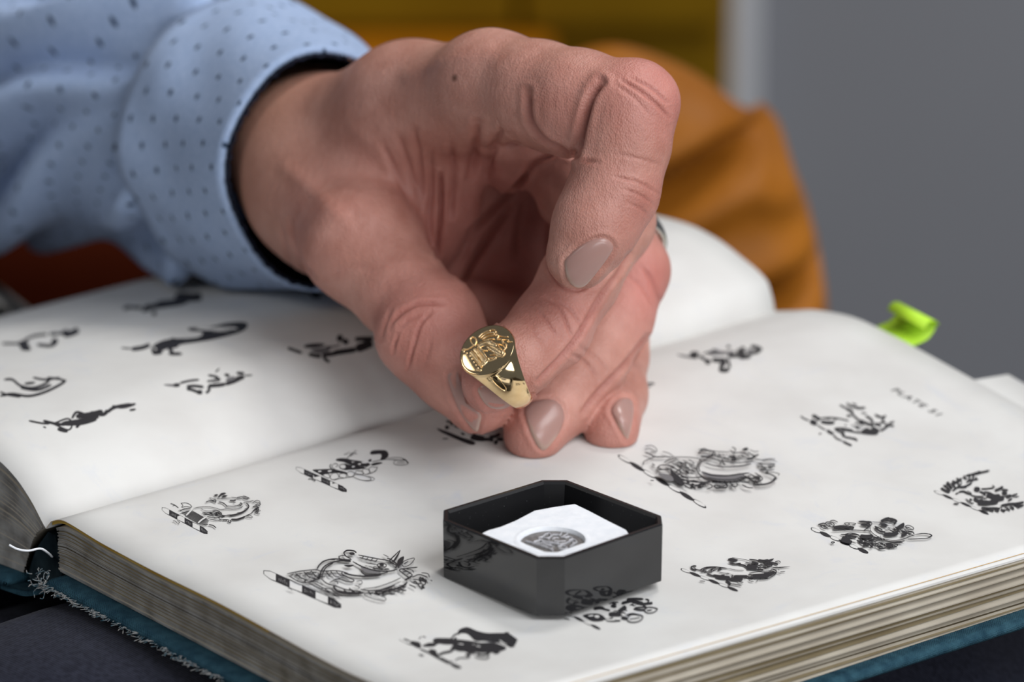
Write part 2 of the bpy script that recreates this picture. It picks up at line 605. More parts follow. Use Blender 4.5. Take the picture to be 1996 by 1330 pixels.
def leaf_solid(name, side, ztop, zbot, u0, u1, v0, v1, mat, nu=26, nv=9, uedge=None):
    uu = u0 + (u1 - u0) * (np.linspace(0, 1, nu) ** 1.6)
    tt = np.linspace(0, 1, nv)
    P, Q = [], []
    for t in tt:
        v = v0 + (v1 - v0) * t
        ue = uu.copy()
        if uedge is not None:
            ue = u0 + (uu - u0) * ((u1 + uedge(t) - u0) / (u1 - u0))
        P.append(uvz(side * ue, v, ztop(side * ue, v)))
        Q.append(uvz(side * ue, v, zbot(side * ue, v)))
    V = np.vstack(P + Q)
    fl = side > 0
    o = nv * nu
    Fc = grid_faces(nv, nu, flip=fl) + grid_faces(nv, nu, flip=not fl, off=o)
    for i in range(nv - 1):
        a, b = i * nu + nu - 1, (i + 1) * nu + nu - 1
        Fc.append((b, a, a + o, b + o) if fl else (a, b, b + o, a + o))
    for j in range(nu - 1):
        Fc.append((j + 1, j, j + o, j + 1 + o) if fl else (j, j + 1, j + 1 + o, j + o))
        a = (nv - 1) * nu + j
        Fc.append((a, a + 1, a + 1 + o, a + o) if fl else (a + 1, a, a + o, a + 1 + o))
    ob = mesh_obj(name, V, Fc, mat)
    me = ob.data
    # paper faces smooth, cut edges flat
    sm = np.ones(len(me.polygons), bool)
    sm[2 * (nv - 1) * (nu - 1):] = False
    me.polygons.foreach_set('use_smooth', sm)
    return adopt(book, ob)


def top_block_r(u, v):
    """Upper face of the right text block: below the two loose top leaves near the gutter."""
    w = np.clip(np.asarray(v) / PAGE_L, 0, 1)
    sag = np.interp(u, [0, 4, 8, 23, 43, 66, 100, 152], np.array([2.0, 4.0, 4.6, 3.9, 1.9, 0.9, 0.7, 1.3]) / 1e3)
    return page_z(u, v) - sag * (1 - 0.5 * w)


def bot_block_r(u, v):
    return np.full_like(np.asarray(u, float), 0) + (-0.0142 - 0.042 * np.maximum(v, 0)) + 0.0 * u


M['page_edge'] = new_mat('tan_page_edge', (0.50, 0.33, 0.15), 0.85, spec=0.15)


def edge_mat(o):
    o.data.materials.append(M['page_edge'])
    n = len(o.data.polygons)
    k = 2 * 23 * 59
    mi = np.zeros(n, np.int32)
    mi[k:] = 1
    o.data.polygons.foreach_set('material_index', mi)


page_r = leaf_solid('right_page', 1, lambda u, v: page_z(u, v), lambda u, v: page_z(u, v) - 0.00020, 0.0, PAGE_W, 0.0, PAGE_L, M['paper'], 60, 24)
edge_mat(page_r)
tag(page_r, 'cream right-hand page printed with horse crests')


def tail_mat(o, nu, nv):
    """Give the tail edges their painted grey light; the fore-edge keeps its tan."""
    o.data.materials.append(M['tail_edge'])
    mi = np.zeros(len(o.data.polygons), np.int32)
    k = 2 * (nv - 1) * (nu - 1) + (nv - 1)
    mi[k::2] = 1
    o.data.polygons.foreach_set('material_index', mi)


NL = 40
for i in range(NL):
    a, b = i / NL, (i + 0.62 + 0.36 * rng.random()) / NL
    ph = rng.random() * 6
    amp = 0.0006 + 0.0006 * rng.random()
    off = (0.0009, -0.0003, -0.0013)[i % 3] + rng.normal(0, 0.0003)
    wob = lambda t, ph=ph, amp=amp, off=off: off + amp * math.sin(ph + 3.0 * t)

    def zt(u, v, a=a):
        aa = a ** (1.0)
        return top_block_r(u, v) * (1 - aa) + bot_block_r(u, v) * aa

    def zb(u, v, b=b):
        return top_block_r(u, v) * (1 - b) + bot_block_r(u, v) * b

    mt = (M['leaf_edge'], M['leaf_edge_tan'], M['leaf_edge_dark'])[i % 3]
    lf = leaf_solid('leaf', 1, zt, zb, 0.0035 if i > 2 else 0.003, PAGE_W - 0.0005 + 0.0012 * (i % 2), 0.0006 + 0.0006 * rng.random(), PAGE_L - 0.001, mt, 22, 8, wob)
    tail_mat(lf, 22, 8)
# the leaf just under the open page: white, its tail edge mustard
second = leaf_solid('second_leaf', 1, lambda u, v: page_z(u, v) - 0.0004, lambda u, v: page_z(u, v) * 0.55 + top_block_r(u, v) * 0.45 - 0.0003, 0.004, PAGE_W + 0.0012, 0.0012, PAGE_L - 0.001, M['paper'], 40, 12)
must = leaf_solid('mustard_leaf', 1, lambda u, v: page_z(u, v) - 0.00025, lambda u, v: page_z(u, v) * 0.6 + top_block_r(u, v) * 0.4 - 0.0002, 0.002, 0.085, 0.0004, 0.03, M['mustard'], 40, 4)
tag(must, 'leaf edge coloured mustard yellow')

# left half


def top_block_l(u, v):
    return page_z(u, v) - np.interp(-np.asarray(u), [0, 6, 20, 152], np.array([0.8, 1.6, 1.8, 1.0]) / 1e3)


def bot_block_l(u, v):
    return -0.0195 + 0.10 * (np.asarray(u) + 0.012) - 0.02 * np.asarray(v)


page_l = leaf_solid('left_page', -1, lambda u, v: page_z(u, v), lambda u, v: page_z(u, v) - 0.00012, 0.0, PAGE_W, 0.0, PAGE_L, M['paper'], 60, 24)
tag(page_l, 'cream left-hand page printed with crests')
NLL = 26
for i in range(NLL):
    a, b = i / NLL, (i + 0.82 + 0.16 * rng.random()) / NLL
    u0 = 0.001 + 0.011 * (i + 0.5) / NLL
    ph = rng.random() * 6

    def zt(u, v, a=a):
        return top_block_l(u, v) * (1 - a) + bot_block_l(u, v) * a

    def zb(u, v, b=b):
        return top_block_l(u, v) * (1 - b) + bot_block_l(u, v) * b

    lf = leaf_solid('leaf', -1, zt, zb, u0, PAGE_W - 0.001 * rng.random(), 0.0006 + 0.0006 * rng.random(), PAGE_L - 0.001, M['leaf_edge'], 22, 8)
    tail_mat(lf, 22, 8)
ml = leaf_solid('mustard_leaf', -1, lambda u, v: page_z(u, v) - 0.00025, lambda u, v: page_z(u, v) * 0.5 + top_block_l(u, v) * 0.5, 0.001, 0.07, 0.0004, 0.03, M['mustard'], 30, 4)
tag(ml, 'leaf edge coloured mustard yellow')

# loose white thread in the spine and frayed cloth along the tail of the board
pts = [at_y(a, b, y) for a, b, y in [(18, 1063, 0.033), (34, 1071, 0.034), (55, 1074, 0.036), (78, 1070, 0.040), (92, 1077, 0.044), (102, 1086, 0.050)]]
V, Fc = tube(catmull(pts, 6), 0.00028, 6)
tag(adopt(book, mesh_obj('binding_thread', V, Fc, M['thread'])), 'loose white binding thread')
ch = []
for i in range(420):
    u = 0.0035 + 0.15 * rng.random() ** 1.4
    p = uvz(u, -0.0040, zb_r(u, 0) + 0.0008 + 0.0012 * rng.random())[0]
    ln = 0.0007 + 0.0016 * rng.random()
    d = -SPV * (0.7 + 0.4 * rng.random()) + TPV * rng.normal(0, 0.6) + np.array([0, 0, rng.normal(0.05, 0.2)])
    q = p + d * ln * 0.5
    r = p + d * ln
    ch.append(tube([p, q, r], 0.00009, 4))
for i in range(26):
    p = uvz(0.005 - 0.006 * rng.random(), -0.003 - 0.001 * rng.random(), -0.0145 - 0.003 * rng.random())[0]
    pts = [p]
    d = np.array([rng.normal(0, 1), rng.normal(-0.6, 0.8), rng.normal(0.1, 0.8)])
    for k in range(5):
        d = d + rng.normal(0, 0.7, 3)
        d /= np.linalg.norm(d)
        pts.append(pts[-1] + d * 0.0007)
    ch.append(tube(catmull(pts, 3), 0.00013, 5))
V, Fc = merge(ch)
tag(adopt(book, mesh_obj('frayed_threads', V, Fc, M['fray'])), 'frayed cloth fibres along the lower edge of the board', kind='stuff')

# sheet tucked in under the leaves at the head
V, Fc = [], []
for t in np.linspace(0, 1, 14):
    for s in (0, 1):
        u = 0.070 + 0.075 * t
        v = PAGE_L - 0.0008 + 0.0168 * s
        z = page_z(u, PAGE_L) - 0.0018 - 0.002 * s
        V.append(uvz(u, v, z)[0])
n0 = len(V)
V += [p - np.array([0, 0, 0.0003]) for p in V]
Fc = grid_faces(14, 2) + grid_faces(14, 2, flip=True, off=n0)
Fc += [(2 * i + 1, 2 * i + 3, 2 * i + 3 + n0, 2 * i + 1 + n0) for i in range(13)]
sheet = mesh_obj('loose_sheet', V, Fc, M['paper'])
tag(sheet, 'cream slip of paper tucked in at the far right edge of the book', 'paper')
M['olive'] = new_mat('olive_paper', (0.20, 0.19, 0.05), 0.7)
p0 = uvz(0.0885, PAGE_L + 0.008, page_z(0.0885, PAGE_L) + 0.0)[0]

# bright green sticky tab curling up beyond the head of the right page
M['green'] = new_mat('green_sticky_paper', (0.42, 0.72, 0.03), 0.55, spec=0.3)
noise_color(M['green'], (0.40, 0.68, 0.025), (0.46, 0.76, 0.04), 60)
a0 = uvz(0.036, PAGE_L - 0.0006, page_z(0.036, PAGE_L) - 0.0012)[0]
dirv, acr = SPV, TPV
V = []
prof = catmull([(0, 0), (0.0045, 0.0004), (0.0080, 0.0010), (0.0105, 0.0034), (0.0090, 0.0058), (0.0062, 0.0060), (0.0050, 0.0045)], 5)
for w in (0.0, 0.0135):
    for (s, h) in prof:
        V.append(a0 + acr * (w + (0.0015 if h > 0.004 else 0)) + dirv * s + np.array([0, 0, h - 0.12 * w]))
k = len(prof)
Fc = grid_faces(2, k)
tab = mesh_obj('sticky_tab', V, Fc, M['green'])
sm = tab.modifiers.new('thick', 'SOLIDIFY')
sm.thickness = 0.00015
tag(tab, 'bright green sticky tab curling up behind the right page of the book', 'sticky note')
# ------------------------------------------------------------------ where the signet ring sits (used to fit the finger through it)
fc = at_y(949, 683, .0665)                       # centre of the oval face
view = CAM - fc
view /= np.linalg.norm(view)
rgt = AX
upv = np.cross(view, rgt)
upv /= np.linalg.norm(upv)
rgt = np.cross(upv, view)
sdir = 0.50 * rgt - 0.866 * upv               # image direction in which the shoulder runs
adir = -0.866 * rgt - 0.50 * upv              # towards the fingertip
phi = math.radians(37)
nf = math.cos(phi) * view - math.sin(phi) * sdir
nf += 0.10 * adir
nf /= np.linalg.norm(nf)
ea = adir - nf * (adir @ nf)
ea /= np.linalg.norm(ea)                      # along the finger
es = np.cross(nf, ea)
if es @ sdir < 0:
    es = -es
LA, LS = 0.0069, 0.0065                       # oval half axes
RIN, HT = 0.0083, 0.0102
hc = fc - nf * HT                             # centre of the hoop


def cyl(psi, r, a):
    psi, r, a = np.broadcast_arrays(psi, r, a)
    return hc[None] + (np.cos(psi) * r).reshape(-1, 1) * nf + (np.sin(psi) * r).reshape(-1, 1) * es + a.reshape(-1, 1) * ea


# ------------------------------------------------------------------ the person's left hand, grown as one distance field
MM = 0.001


def smin(a, b, k):
    h = np.clip(0.5 + 0.5 * (b - a) / k, 0, 1)
    return b * (1 - h) + a * h - k * h * (1 - h)


class Field:
    def __init__(self, lo, hi, h):
        self.lo, self.h = np.asarray(lo, float), h
        self.n = np.ceil((np.asarray(hi) - self.lo) / h).astype(int) + 1
        self.ax = [(self.lo[i] + h * np.arange(self.n[i])).astype(np.float32) for i in range(3)]

    def blank(self):
        return np.full(self.n, 0.05, np.float32)

    def sub(self, lo, hi):
        a = np.clip(np.floor((np.asarray(lo) - self.lo) / self.h).astype(int), 0, self.n - 1)
        b = np.clip(np.ceil((np.asarray(hi) - self.lo) / self.h).astype(int) + 1, 1, self.n)
        s = tuple(slice(a[i], b[i]) for i in range(3))
        X = self.ax[0][s[0]][:, None, None]
        Y = self.ax[1][s[1]][None, :, None]
        Z = self.ax[2][s[2]][None, None, :]
        return s, X, Y, Z

    def cone(self, D, a, ra, b, rb, k, pad=0.012, flat=None):
        """Blend a round cone into D.  flat = (axis, factor) squashes it across that axis."""
        a, b = np.asarray(a, float), np.asarray(b, float)
        R = max(ra, rb) + pad
        s, X, Y, Z = self.sub(np.minimum(a, b) - R, np.maximum(a, b) + R)
        ab = b - a
        l2 = float(ab @ ab) + 1e-12
        px, py, pz = X - a[0], Y - a[1], Z - a[2]
        t = np.clip((px * ab[0] + py * ab[1] + pz * ab[2]) / l2, 0, 1)
        qx, qy, qz = px - t * ab[0], py - t * ab[1], pz - t * ab[2]
        d2 = qx * qx + qy * qy + qz * qz
        if flat is not None:
            n, f = np.asarray(flat[0], float), flat[1]
            n = n / np.linalg.norm(n)
            c = qx * n[0] + qy * n[1] + qz * n[2]
            d2 = d2 + c * c * (f * f - 1)
        d = np.sqrt(d2) - (ra + (rb - ra) * t)
        D[s] = smin(D[s], d.astype(np.float32), k)


def surface_nets(D, lo, h):
    n = np.array(D.shape)
    ins = D < 0
    c = [ins[i:n[0] - 1 + i, j:n[1] - 1 + j, k:n[2] - 1 + k] for i in (0, 1) for j in (0, 1) for k in (0, 1)]
    cnt = sum(x.astype(np.int8) for x in c)
    act = np.argwhere((cnt > 0) & (cnt < 8))
    idx = np.full(n - 1, -1, np.int64)
    idx[tuple(act.T)] = np.arange(len(act))
    off = [np.array([i, j, k]) for i in (0, 1) for j in (0, 1) for k in (0, 1)]
    val = np.stack([D[tuple((act + o).T)] for o in off], 1).astype(float)
    acc = np.zeros((len(act), 3))
    num = np.zeros(len(act))
    for p in range(8):
        for q in range(p + 1, 8):
            if np.abs(off[p] - off[q]).sum() != 1:
                continue
            a, b = val[:, p], val[:, q]
            m = (a < 0) != (b < 0)
            t = a / np.where(m, a - b, 1)
            acc[m] += (off[p] + t[:, None] * (off[q] - off[p]))[m]
            num[m] += 1
    V = np.asarray(lo) + h * (act + acc / num[:, None])
    faces = []
    for ax in range(3):
        o1, o2 = [a for a in range(3) if a != ax]
        sl0 = [slice(1, n[a] - 1) if a != ax else slice(0, n[a] - 1) for a in range(3)]
        sl1 = [slice(1, n[a] - 1) if a != ax else slice(1, n[a]) for a in range(3)]
        A, B = ins[tuple(sl0)], ins[tuple(sl1)]
        e = np.argwhere(A != B)
        flip = A[tuple(e.T)]
        for a in (o1, o2):
            e[:, a] += 1
        d1, d2 = np.zeros(3, int), np.zeros(3, int)
        d1[o1], d2[o2] = 1, 1
        q = np.stack([idx[tuple((e - d1 - d2).T)], idx[tuple((e - d2).T)], idx[tuple(e.T)], idx[tuple((e - d1).T)]], 1)
        if ax == 1:
            flip = ~flip
        q[~flip] = q[~flip][:, ::-1]
        faces.append(q)
    return V, np.vstack(faces)


H = 0.0008 if not globals().get('COARSE') else 0.0014
fld = Field((-0.085, 0.055, -0.006), (0.048, 0.262, 0.118), H)
J = lambda px, py, y: at_y(px, py, y)

# joints: photograph position and depth in the room (metres)
carp_r = J(612, 308, .176)      # radial side of the wrist
carp_u = J(655, 282, .205)      # ulnar side
arm_r = J(492, 238, .236)
arm_u = J(560, 236, .262)
idx_mcp = J(960, 172, .120)
idx_mcp_top = J(955, 160, .121)
mid_mcp = J(1050, 186, .146)
rng_mcp = J(1092, 262, .172)
lit_mcp = J(1112, 360, .190)
th_cmc = J(634, 376, .163)
th_mcp = J(706, 476, .128)

palm = fld.blank()
K = 0.009
for a, ra, b, rb in [
    (arm_r, .0180, carp_r, .0188), (arm_u, .0180, carp_u, .0178),
    (carp_r, .0182, J(800, 212, .148), .0150), (J(800, 212, .148), .0150, idx_mcp, .0122),
    (carp_u, .0172, mid_mcp, .0128), (carp_u, .0165, rng_mcp, .0120), (carp_u, .0155, lit_mcp, .0115),
    (carp_r, .0178, th_cmc, .0172), (th_cmc, .0172, th_mcp, .0138),
]:
    fld.cone(palm, a, ra, b, rb, K, pad=.02)
# first web: the sheet of skin between thumb and index, and the thenar pad
fld.cone(palm, J(700, 400, .150), .013, J(830, 260, .148), .011, .010, pad=.02)
fld.cone(palm, J(770, 450, .144), .0095, J(872, 300, .146), .0085, .008, pad=.02)
fld.cone(palm, J(800, 490, .142), .0072, J(872, 400, .143), .0066, .006, pad=.02)
fld.cone(palm, J(872, 400, .143), .0066, J(908, 250, .140), .0070, .006, pad=.02)
fld.cone(palm, J(820, 500, .145), .0062, J(848, 470, .145), .0060, .006, pad=.02)
fld.cone(palm, J(690, 430, .160), .0150, J(800, 480, .160), .0105, .008, pad=.02)
# hollow of the palm seen between thumb and fingers
fld.cone(palm, J(800, 470, .184), .0130, J(990, 532, .182), .0120, .008, pad=.02)
fld.cone(palm, J(870, 400, .180), .0120, J(1060, 470, .186), .0110, .008, pad=.02)
fld.cone(palm, J(870, 330, .178), .0120, J(1050, 420, .190), .0110, .008, pad=.02)
fld.cone(palm, J(1000, 540, .176), .0095, J(1130, 560, .176), .0090, .008, pad=.02)
fld.cone(palm, J(890, 555, .170), .0080, J(1030, 592, .168), .0078, .008, pad=.02)
fld.cone(palm, J(925, 598, .156), .0062, J(990, 612, .156), .0060, .006, pad=.02)
# palm pad at the root of index and middle finger, with its folds
pads = fld.blank()
fld.cone(pads, J(1005, 255, .130), .0090, J(1012, 305, .136), .0072, .003)
fld.cone(pads, J(1000, 310, .136), .0060, J(990, 345, .139), .0040, .003)
fld.cone(pads, J(930, 215, .128), .0078, J(950, 255, .138), .0052, .003)

fingers = []


def finger(chain, k=0.0030, flats=()):
    D = fld.blank()
    for (a, ra), (b, rb) in zip(chain[:-1], chain[1:]):
        fld.cone(D, a, ra, b, rb, k)
    for a, r in flats:
        fld.cone(D, a, r, np.asarray(a) + 1e-5, r, 0.004)
    return D


# thumb
thumb = finger([(th_mcp, .0138), (J(776, 562, .116), .0114), (J(844, 634, .104), .0118), (J(888, 716, .095), .0108), (J(928, 782, .0900), .0078)])
fld.cone(thumb, J(808, 662, .1005), .0094, J(818, 674, .0995), .0092, .004)
fld.cone(thumb, J(925, 745, .0950), .0085, J(944, 782, .0910), .0066, .003)
# index
index = finger([(idx_mcp_top, .0125), (J(1050, 182, .107), .0122), (J(1128, 198, .097), .0120), (J(1222, 210, .0885), .0106),
                (J(1220, 280, .0850), .0101), (J(1196, 372, .0810), .0103), (J(1160, 440, .0772), .0097), (J(1129, 499, .0745), .0079)], .0034)
fld.cone(index, J(1252, 186, .0890), .0068, J(1262, 194, .0888), .0068, .005)
fld.cone(index, J(1088, 232, .104), .0076, J(1110, 240, .100), .0074, .004)
# middle
mid_pip = J(1192, 432, .112)
middle = finger([(mid_mcp, .0125), (J(1122, 316, .130), .0104), (mid_pip, .0102), (J(1130, 545, .0960), .0093), (J(1072, 642, .0860), .0095),
                 (J(1010, 700, .0775), .0086), (J(957, 747, .0742), .0071)])
fld.cone(middle, J(1095, 365, .131), .0072, J(1100, 392, .130), .0068, .004)
# ring finger
ring_f = finger([(rng_mcp, .0120), (J(1184, 420, .147), .0098), (J(1226, 528, .130), .0098), (J(1202, 618, .1190), .0088),
                 (J(1146, 714, .1085), .0090), (J(1090, 782, .0995), .0086), (J(1040, 846, .0900), .0074)])
# little finger
little = finger([(lit_mcp, .0110), (J(1184, 520, .166), .0088), (J(1208, 610, .1500), .0084), (J(1203, 695, .1320), .0075), (J(1202, 770, .1170), .0073),
                 (J(1192, 838, .0975), .0068)])

hand = smin(palm, pads, 0.0035)
whole = None
for D, kk in ((thumb, .006), (index, .006), (middle, .005), (ring_f, .005), (little, .005)):
    f = smin(hand, D, kk)
    whole = f if whole is None else smin(whole, f, 0.0005)
# keep the skin just above the paper where fingertips rest
V, Q = surface_nets(whole, fld.lo, H)
del palm, pads, thumb, index, middle, ring_f, little, hand


def relax(V, Q, it=2, lam=0.5):
    V = V.copy()
    e = np.vstack([Q[:, [0, 1]], Q[:, [1, 2]], Q[:, [2, 3]], Q[:, [3, 0]]])
    deg = np.bincount(e[:, 0], minlength=len(V)) + np.bincount(e[:, 1], minlength=len(V))
    for _ in range(it):
        S = np.zeros_like(V)
        for c in range(3):
            S[:, c] = np.bincount(e[:, 0], V[e[:, 1], c], len(V)) + np.bincount(e[:, 1], V[e[:, 0], c], len(V))
        V += lam * (S / deg[:, None] - V)
    return V


def vnormals(V, Q):
    n = np.cross(V[Q[:, 2]] - V[Q[:, 0]], V[Q[:, 3]] - V[Q[:, 1]])
    out = np.zeros_like(V)
    for k in range(4):
        for c in range(3):
            out[:, c] += np.bincount(Q[:, k], n[:, c], len(V))
    return out / (np.linalg.norm(out, axis=1)[:, None] + 1e-15)


V = relax(V, Q, 3)
# keep only the largest body (drops stray crumbs) - the field is one body, so none are expected


def polydist(P, line):
    best = np.full(len(P), 1e9)
    for a, b in zip(line[:-1], line[1:]):
        a, b = np.asarray(a, float), np.asarray(b, float)
        ab = b - a
        t = np.clip(((P - a) @ ab) / (ab @ ab + 1e-9), 0, 1)
        best = np.minimum(best, np.linalg.norm(P - a - t[:, None] * ab, axis=1))
    return best
def subdivide(V, Q):
    me = bpy.data.meshes.new('tmp')
    me.from_pydata(V.tolist(), [], Q.tolist())
    ob = bpy.data.objects.new('tmp', me)
    COL.objects.link(ob)
    md = ob.modifiers.new('s', 'SUBSURF')
    md.levels = md.render_levels = 1
    ev = ob.evaluated_get(bpy.context.evaluated_depsgraph_get())
    m2 = ev.to_mesh()
    v = np.empty(len(m2.vertices) * 3)
    m2.vertices.foreach_get('co', v)
    q = np.empty(len(m2.polygons) * 4, np.int32)
    m2.loops.foreach_get('vertex_index', q)
    ev.to_mesh_clear()
    bpy.data.objects.remove(ob)
    bpy.data.meshes.remove(me)
    return v.reshape(-1, 3), q.reshape(-1, 4)


if not globals().get('COARSE'):
    V, Q = subdivide(V, Q)
NV = vnormals(V, Q)
PX = to_px(V)
front = ((CAM - V) * NV).sum(1) / np.linalg.norm(CAM - V, axis=1)
fmask = np.clip(front * 4 + 0.6, 0, 1)
# creases: (photo-traced line on the skin, depth mm, half width mm, y range of the skin that carries it)
CREASES = [
    ([(1172, 160), (1152, 188), (1138, 235), (1130, 273), (1124, 300)], 1.3, 1.2, (.05, .105)),
    ([(1029, 178), (1033, 234), (1061, 275), (1098, 294), (1122, 304)], .9, 1.0, (.06, .14)),
    ([(1128, 320), (1146, 314), (1166, 316)], .35, .6, (.05, .1)),
    ([(1213, 158), (1245, 176), (1280, 204), (1304, 230)], .38, .55, (.05, .1)),
    ([(1228, 152), (1270, 172), (1300, 200)], .28, .5, (.05, .1)),
    ([(1200, 165), (1235, 190), (1270, 226)], .15, .6, (.05, .1)),
    ([(1196, 300), (1240, 308), (1290, 322)], .14, .6, (.05, .1)),
    ([(1200, 345), (1245, 356), (1284, 378)], .26, .5, (.05, .1)),
    ([(1215, 368), (1250, 382), (1278, 402)], .24, .5, (.05, .1)),
    ([(1222, 395), (1250, 408), (1266, 424)], .18, .5, (.05, .1)),
    ([(1048, 600), (1064, 624), (1086, 655)], .32, .5, (.05, .11)),
    ([(1062, 580), (1092, 604), (1114, 656)], .36, .5, (.05, .11)),
    ([(1080, 585), (1112, 604), (1134, 640)], .28, .5, (.05, .11)),
    ([(1030, 620), (1046, 650), (1062, 672)], .16, .6, (.05, .11)),
    ([(759, 640), (766, 625), (790, 604), (818, 592), (864, 591)], .42, .7, (.05, .12)),
    ([(766, 690), (769, 672), (776, 652)], .42, .5, (.05, .12)),
    ([(795, 720), (802, 690), (810, 662), (820, 632), (842, 608)], .40, .55, (.05, .12)),
    ([(780, 640), (800, 622), (836, 612)], .20, .6, (.05, .12)),
    ([(826, 716), (834, 690), (840, 660)], .14, .7, (.05, .12)),
    ([(744, 660), (748, 640), (762, 606)], .30, .7, (.05, .14)),
    ([(1250, 519), (1270, 545), (1290, 592)], .34, .6, (.05, .15)),
    ([(1226, 540), (1252, 560), (1276, 600)], .22, .6, (.05, .15)),
    ([(1112, 690), (1140, 706), (1166, 740)], .26, .6, (.05, .13)),
    ([(1130, 676), (1160, 696), (1182, 722)], .22, .6, (.05, .13)),
    ([(858, 340), (860, 400), (856, 450), (853, 500)], .8, .7, (.1, .17)),
    ([(930, 240), (926, 290), (916, 345)], .50, 1.2, (.1, .17)),
    ([(880, 280), (884, 340), (878, 420)], .35, .9, (.1, .17)),
    ([(838, 300), (842, 360), (836, 420), (842, 470)], .35, .8, (.1, .17)),
    ([(806, 250), (818, 310), (822, 380)], .28, .9, (.1, .19)),
    ([(776, 262), (796, 320), (816, 378)], .25, .9, (.1, .19)),
    ([(745, 280), (770, 330), (800, 400)], .18, .9, (.1, .19)),
    ([(966, 268), (960, 296), (950, 334)], .42, 1.1, (.1, .17)),
    ([(988, 226), (975, 262), (964, 292)], .32, 1.0, (.1, .17)),
    ([(1020, 270), (1000, 282), (975, 286)], .4, .8, (.1, .17)),
    ([(1085, 298), (1040, 320), (1022, 346), (1000, 374)], .5, .8, (.1, .17)),
    ([(1023, 347), (970, 400), (918, 452)], .7, .9, (.1, .22)),
    ([(990, 410), (940, 480), (903, 540)], .9, 1.0, (.1, .22)),
    ([(1018, 400), (1008, 450), (1000, 500)], .4, .9, (.1, .22)),
    ([(564, 430), (572, 470), (584, 508), (612, 542)], .35, .8, (.1, .21)),
    ([(548, 440), (556, 480), (570, 516)], .25, .8, (.1, .21)),
    ([(1228, 496), (1206, 532), (1174, 574), (1130, 650), (1098, 692), (1050, 742)], .75, .8, (.05, .135)),
    ([(1262, 655), (1232, 694), (1203, 727), (1160, 772), (1136, 804)], .75, .8, (.05, .14)),
    ([(1064, 500), (1072, 528), (1094, 556), (1123, 567), (1150, 556), (1185, 528)], .45, .9, (.082, .12)),
    ([(640, 540), (690, 520), (740, 530)], .10, 1.2, (.1, .17)),
]
disp = np.zeros(len(V))
flush_shade = np.zeros(len(V), np.float32)
for line, dep, wid, (ya, yb) in CREASES:
    ln = catmull(line, 5) if len(line) > 2 else np.asarray(line, float)
    bb = (PX[:, 0] > ln[:, 0].min() - 40) & (PX[:, 0] < ln[:, 0].max() + 40) & (PX[:, 1] > ln[:, 1].min() - 40) & (PX[:, 1] < ln[:, 1].max() + 40)
    bb &= (V[:, 1] > ya) & (V[:, 1] < yb) & (front > 0.0)
    ii = np.nonzero(bb)[0]
    d = polydist(PX[ii], ln) / 8.3 * MM
    # fade the ends
    e0 = np.linalg.norm(PX[ii] - ln[0], axis=1)
    e1 = np.linalg.norm(PX[ii] - ln[-1], axis=1)
    fade = np.clip(np.minimum(e0, e1) / 22 + 0.25, 0, 1)
    w = wid * MM * 0.70
    flush_shade[ii] = np.maximum(flush_shade[ii], fmask[ii] * fade * min(1.0, dep * 1.6) * np.exp(-(d / (1.2 * w)) ** 2))
    disp[ii] += fmask[ii] * fade * MM * dep * (2.1 if ya == .1 else 1.45) * (-np.exp(-(d / w) ** 2) + 0.22 * np.exp(-((d - 2.2 * w) / (1.2 * w)) ** 2))
# tendons and veins on the back of the hand
for line, dep, wid, (ya, yb) in [
    ([(800, 150), (880, 118), (950, 100)], .5, 2.4, (.1, .19)),
    ([(640, 420), (690, 400), (720, 420)], .7, 3.2, (.1, .18)),
    ([(560, 330), (620, 380), (680, 440)], .5, 2.0, (.1, .2)),
    ([(690, 250), (740, 300), (770, 380)], .35, 1.8, (.1, .19)),
    ([(900, 260), (897, 340), (886, 430)], .5, 1.6, (.1, .17)),
]:
    ln = catmull(line, 5)
    ok = (V[:, 1] > ya) & (V[:, 1] < yb) & (front > 0)
    ii = np.nonzero(ok)[0]
    d = polydist(PX[ii], ln) / 8.3 * MM
    disp[ii] += fmask[ii] * dep * MM * np.exp(-(d / (wid * MM)) ** 2)

NAILS = {
    'index': [(1100, 508), (1110, 497), (1130, 480), (1152, 468), (1174, 463), (1189, 469), (1197, 481), (1190, 496), (1176, 516), (1158, 539), (1143, 556), (1132, 562), (1121, 561), (1111, 553), (1104, 540), (1101, 524)],
    'ring': [(1021, 805), (1031, 787), (1052, 779), (1076, 778), (1094, 789), (1101, 811), (1094, 837), (1080, 860), (1064, 877), (1051, 872), (1034, 842)],
    'little': [(1190, 803), (1198, 786), (1212, 776), (1229, 779), (1235, 798), (1231, 832), (1222, 860), (1212, 842), (1200, 820)],
    'thumb': [(872, 738), (882, 724), (893, 724), (897, 752), (906, 782), (922, 800), (938, 808), (935, 828), (929, 843), (914, 830), (893, 798)],
    'middle': [(930, 758), (948, 748), (972, 752), (992, 770), (1000, 786), (986, 797), (962, 798), (944, 787)],
}
for nm, pl in NAILS.items():
    ln = catmull(pl, 4, True)
    ln = np.vstack([ln, ln[:1]])
    ii = np.nonzero((V[:, 1] < .115) & (front > 0.05) & (PX[:, 0] > ln[:, 0].min() - 30) & (PX[:, 0] < ln[:, 0].max() + 30) & (PX[:, 1] > ln[:, 1].min() - 30) & (PX[:, 1] < ln[:, 1].max() + 30))[0]
    d = polydist(PX[ii], ln) / 8.5 * MM
    disp[ii] += MM * (-0.25 * np.exp(-(d / .00045) ** 2) + 0.22 * np.exp(-((d - .0011) / .0006) ** 2)) * fmask[ii]
V = V + NV * disp[:, None]
_r = V - G0
_u, _v = _r @ TPV, _r @ SPV
_on = (np.abs(_u) < PAGE_W) & (_v > 0) & (_v < PAGE_L)
V[:, 2] = np.where(_on, np.maximum(V[:, 2], page_z(_u, _v) + 0.00015), V[:, 2])
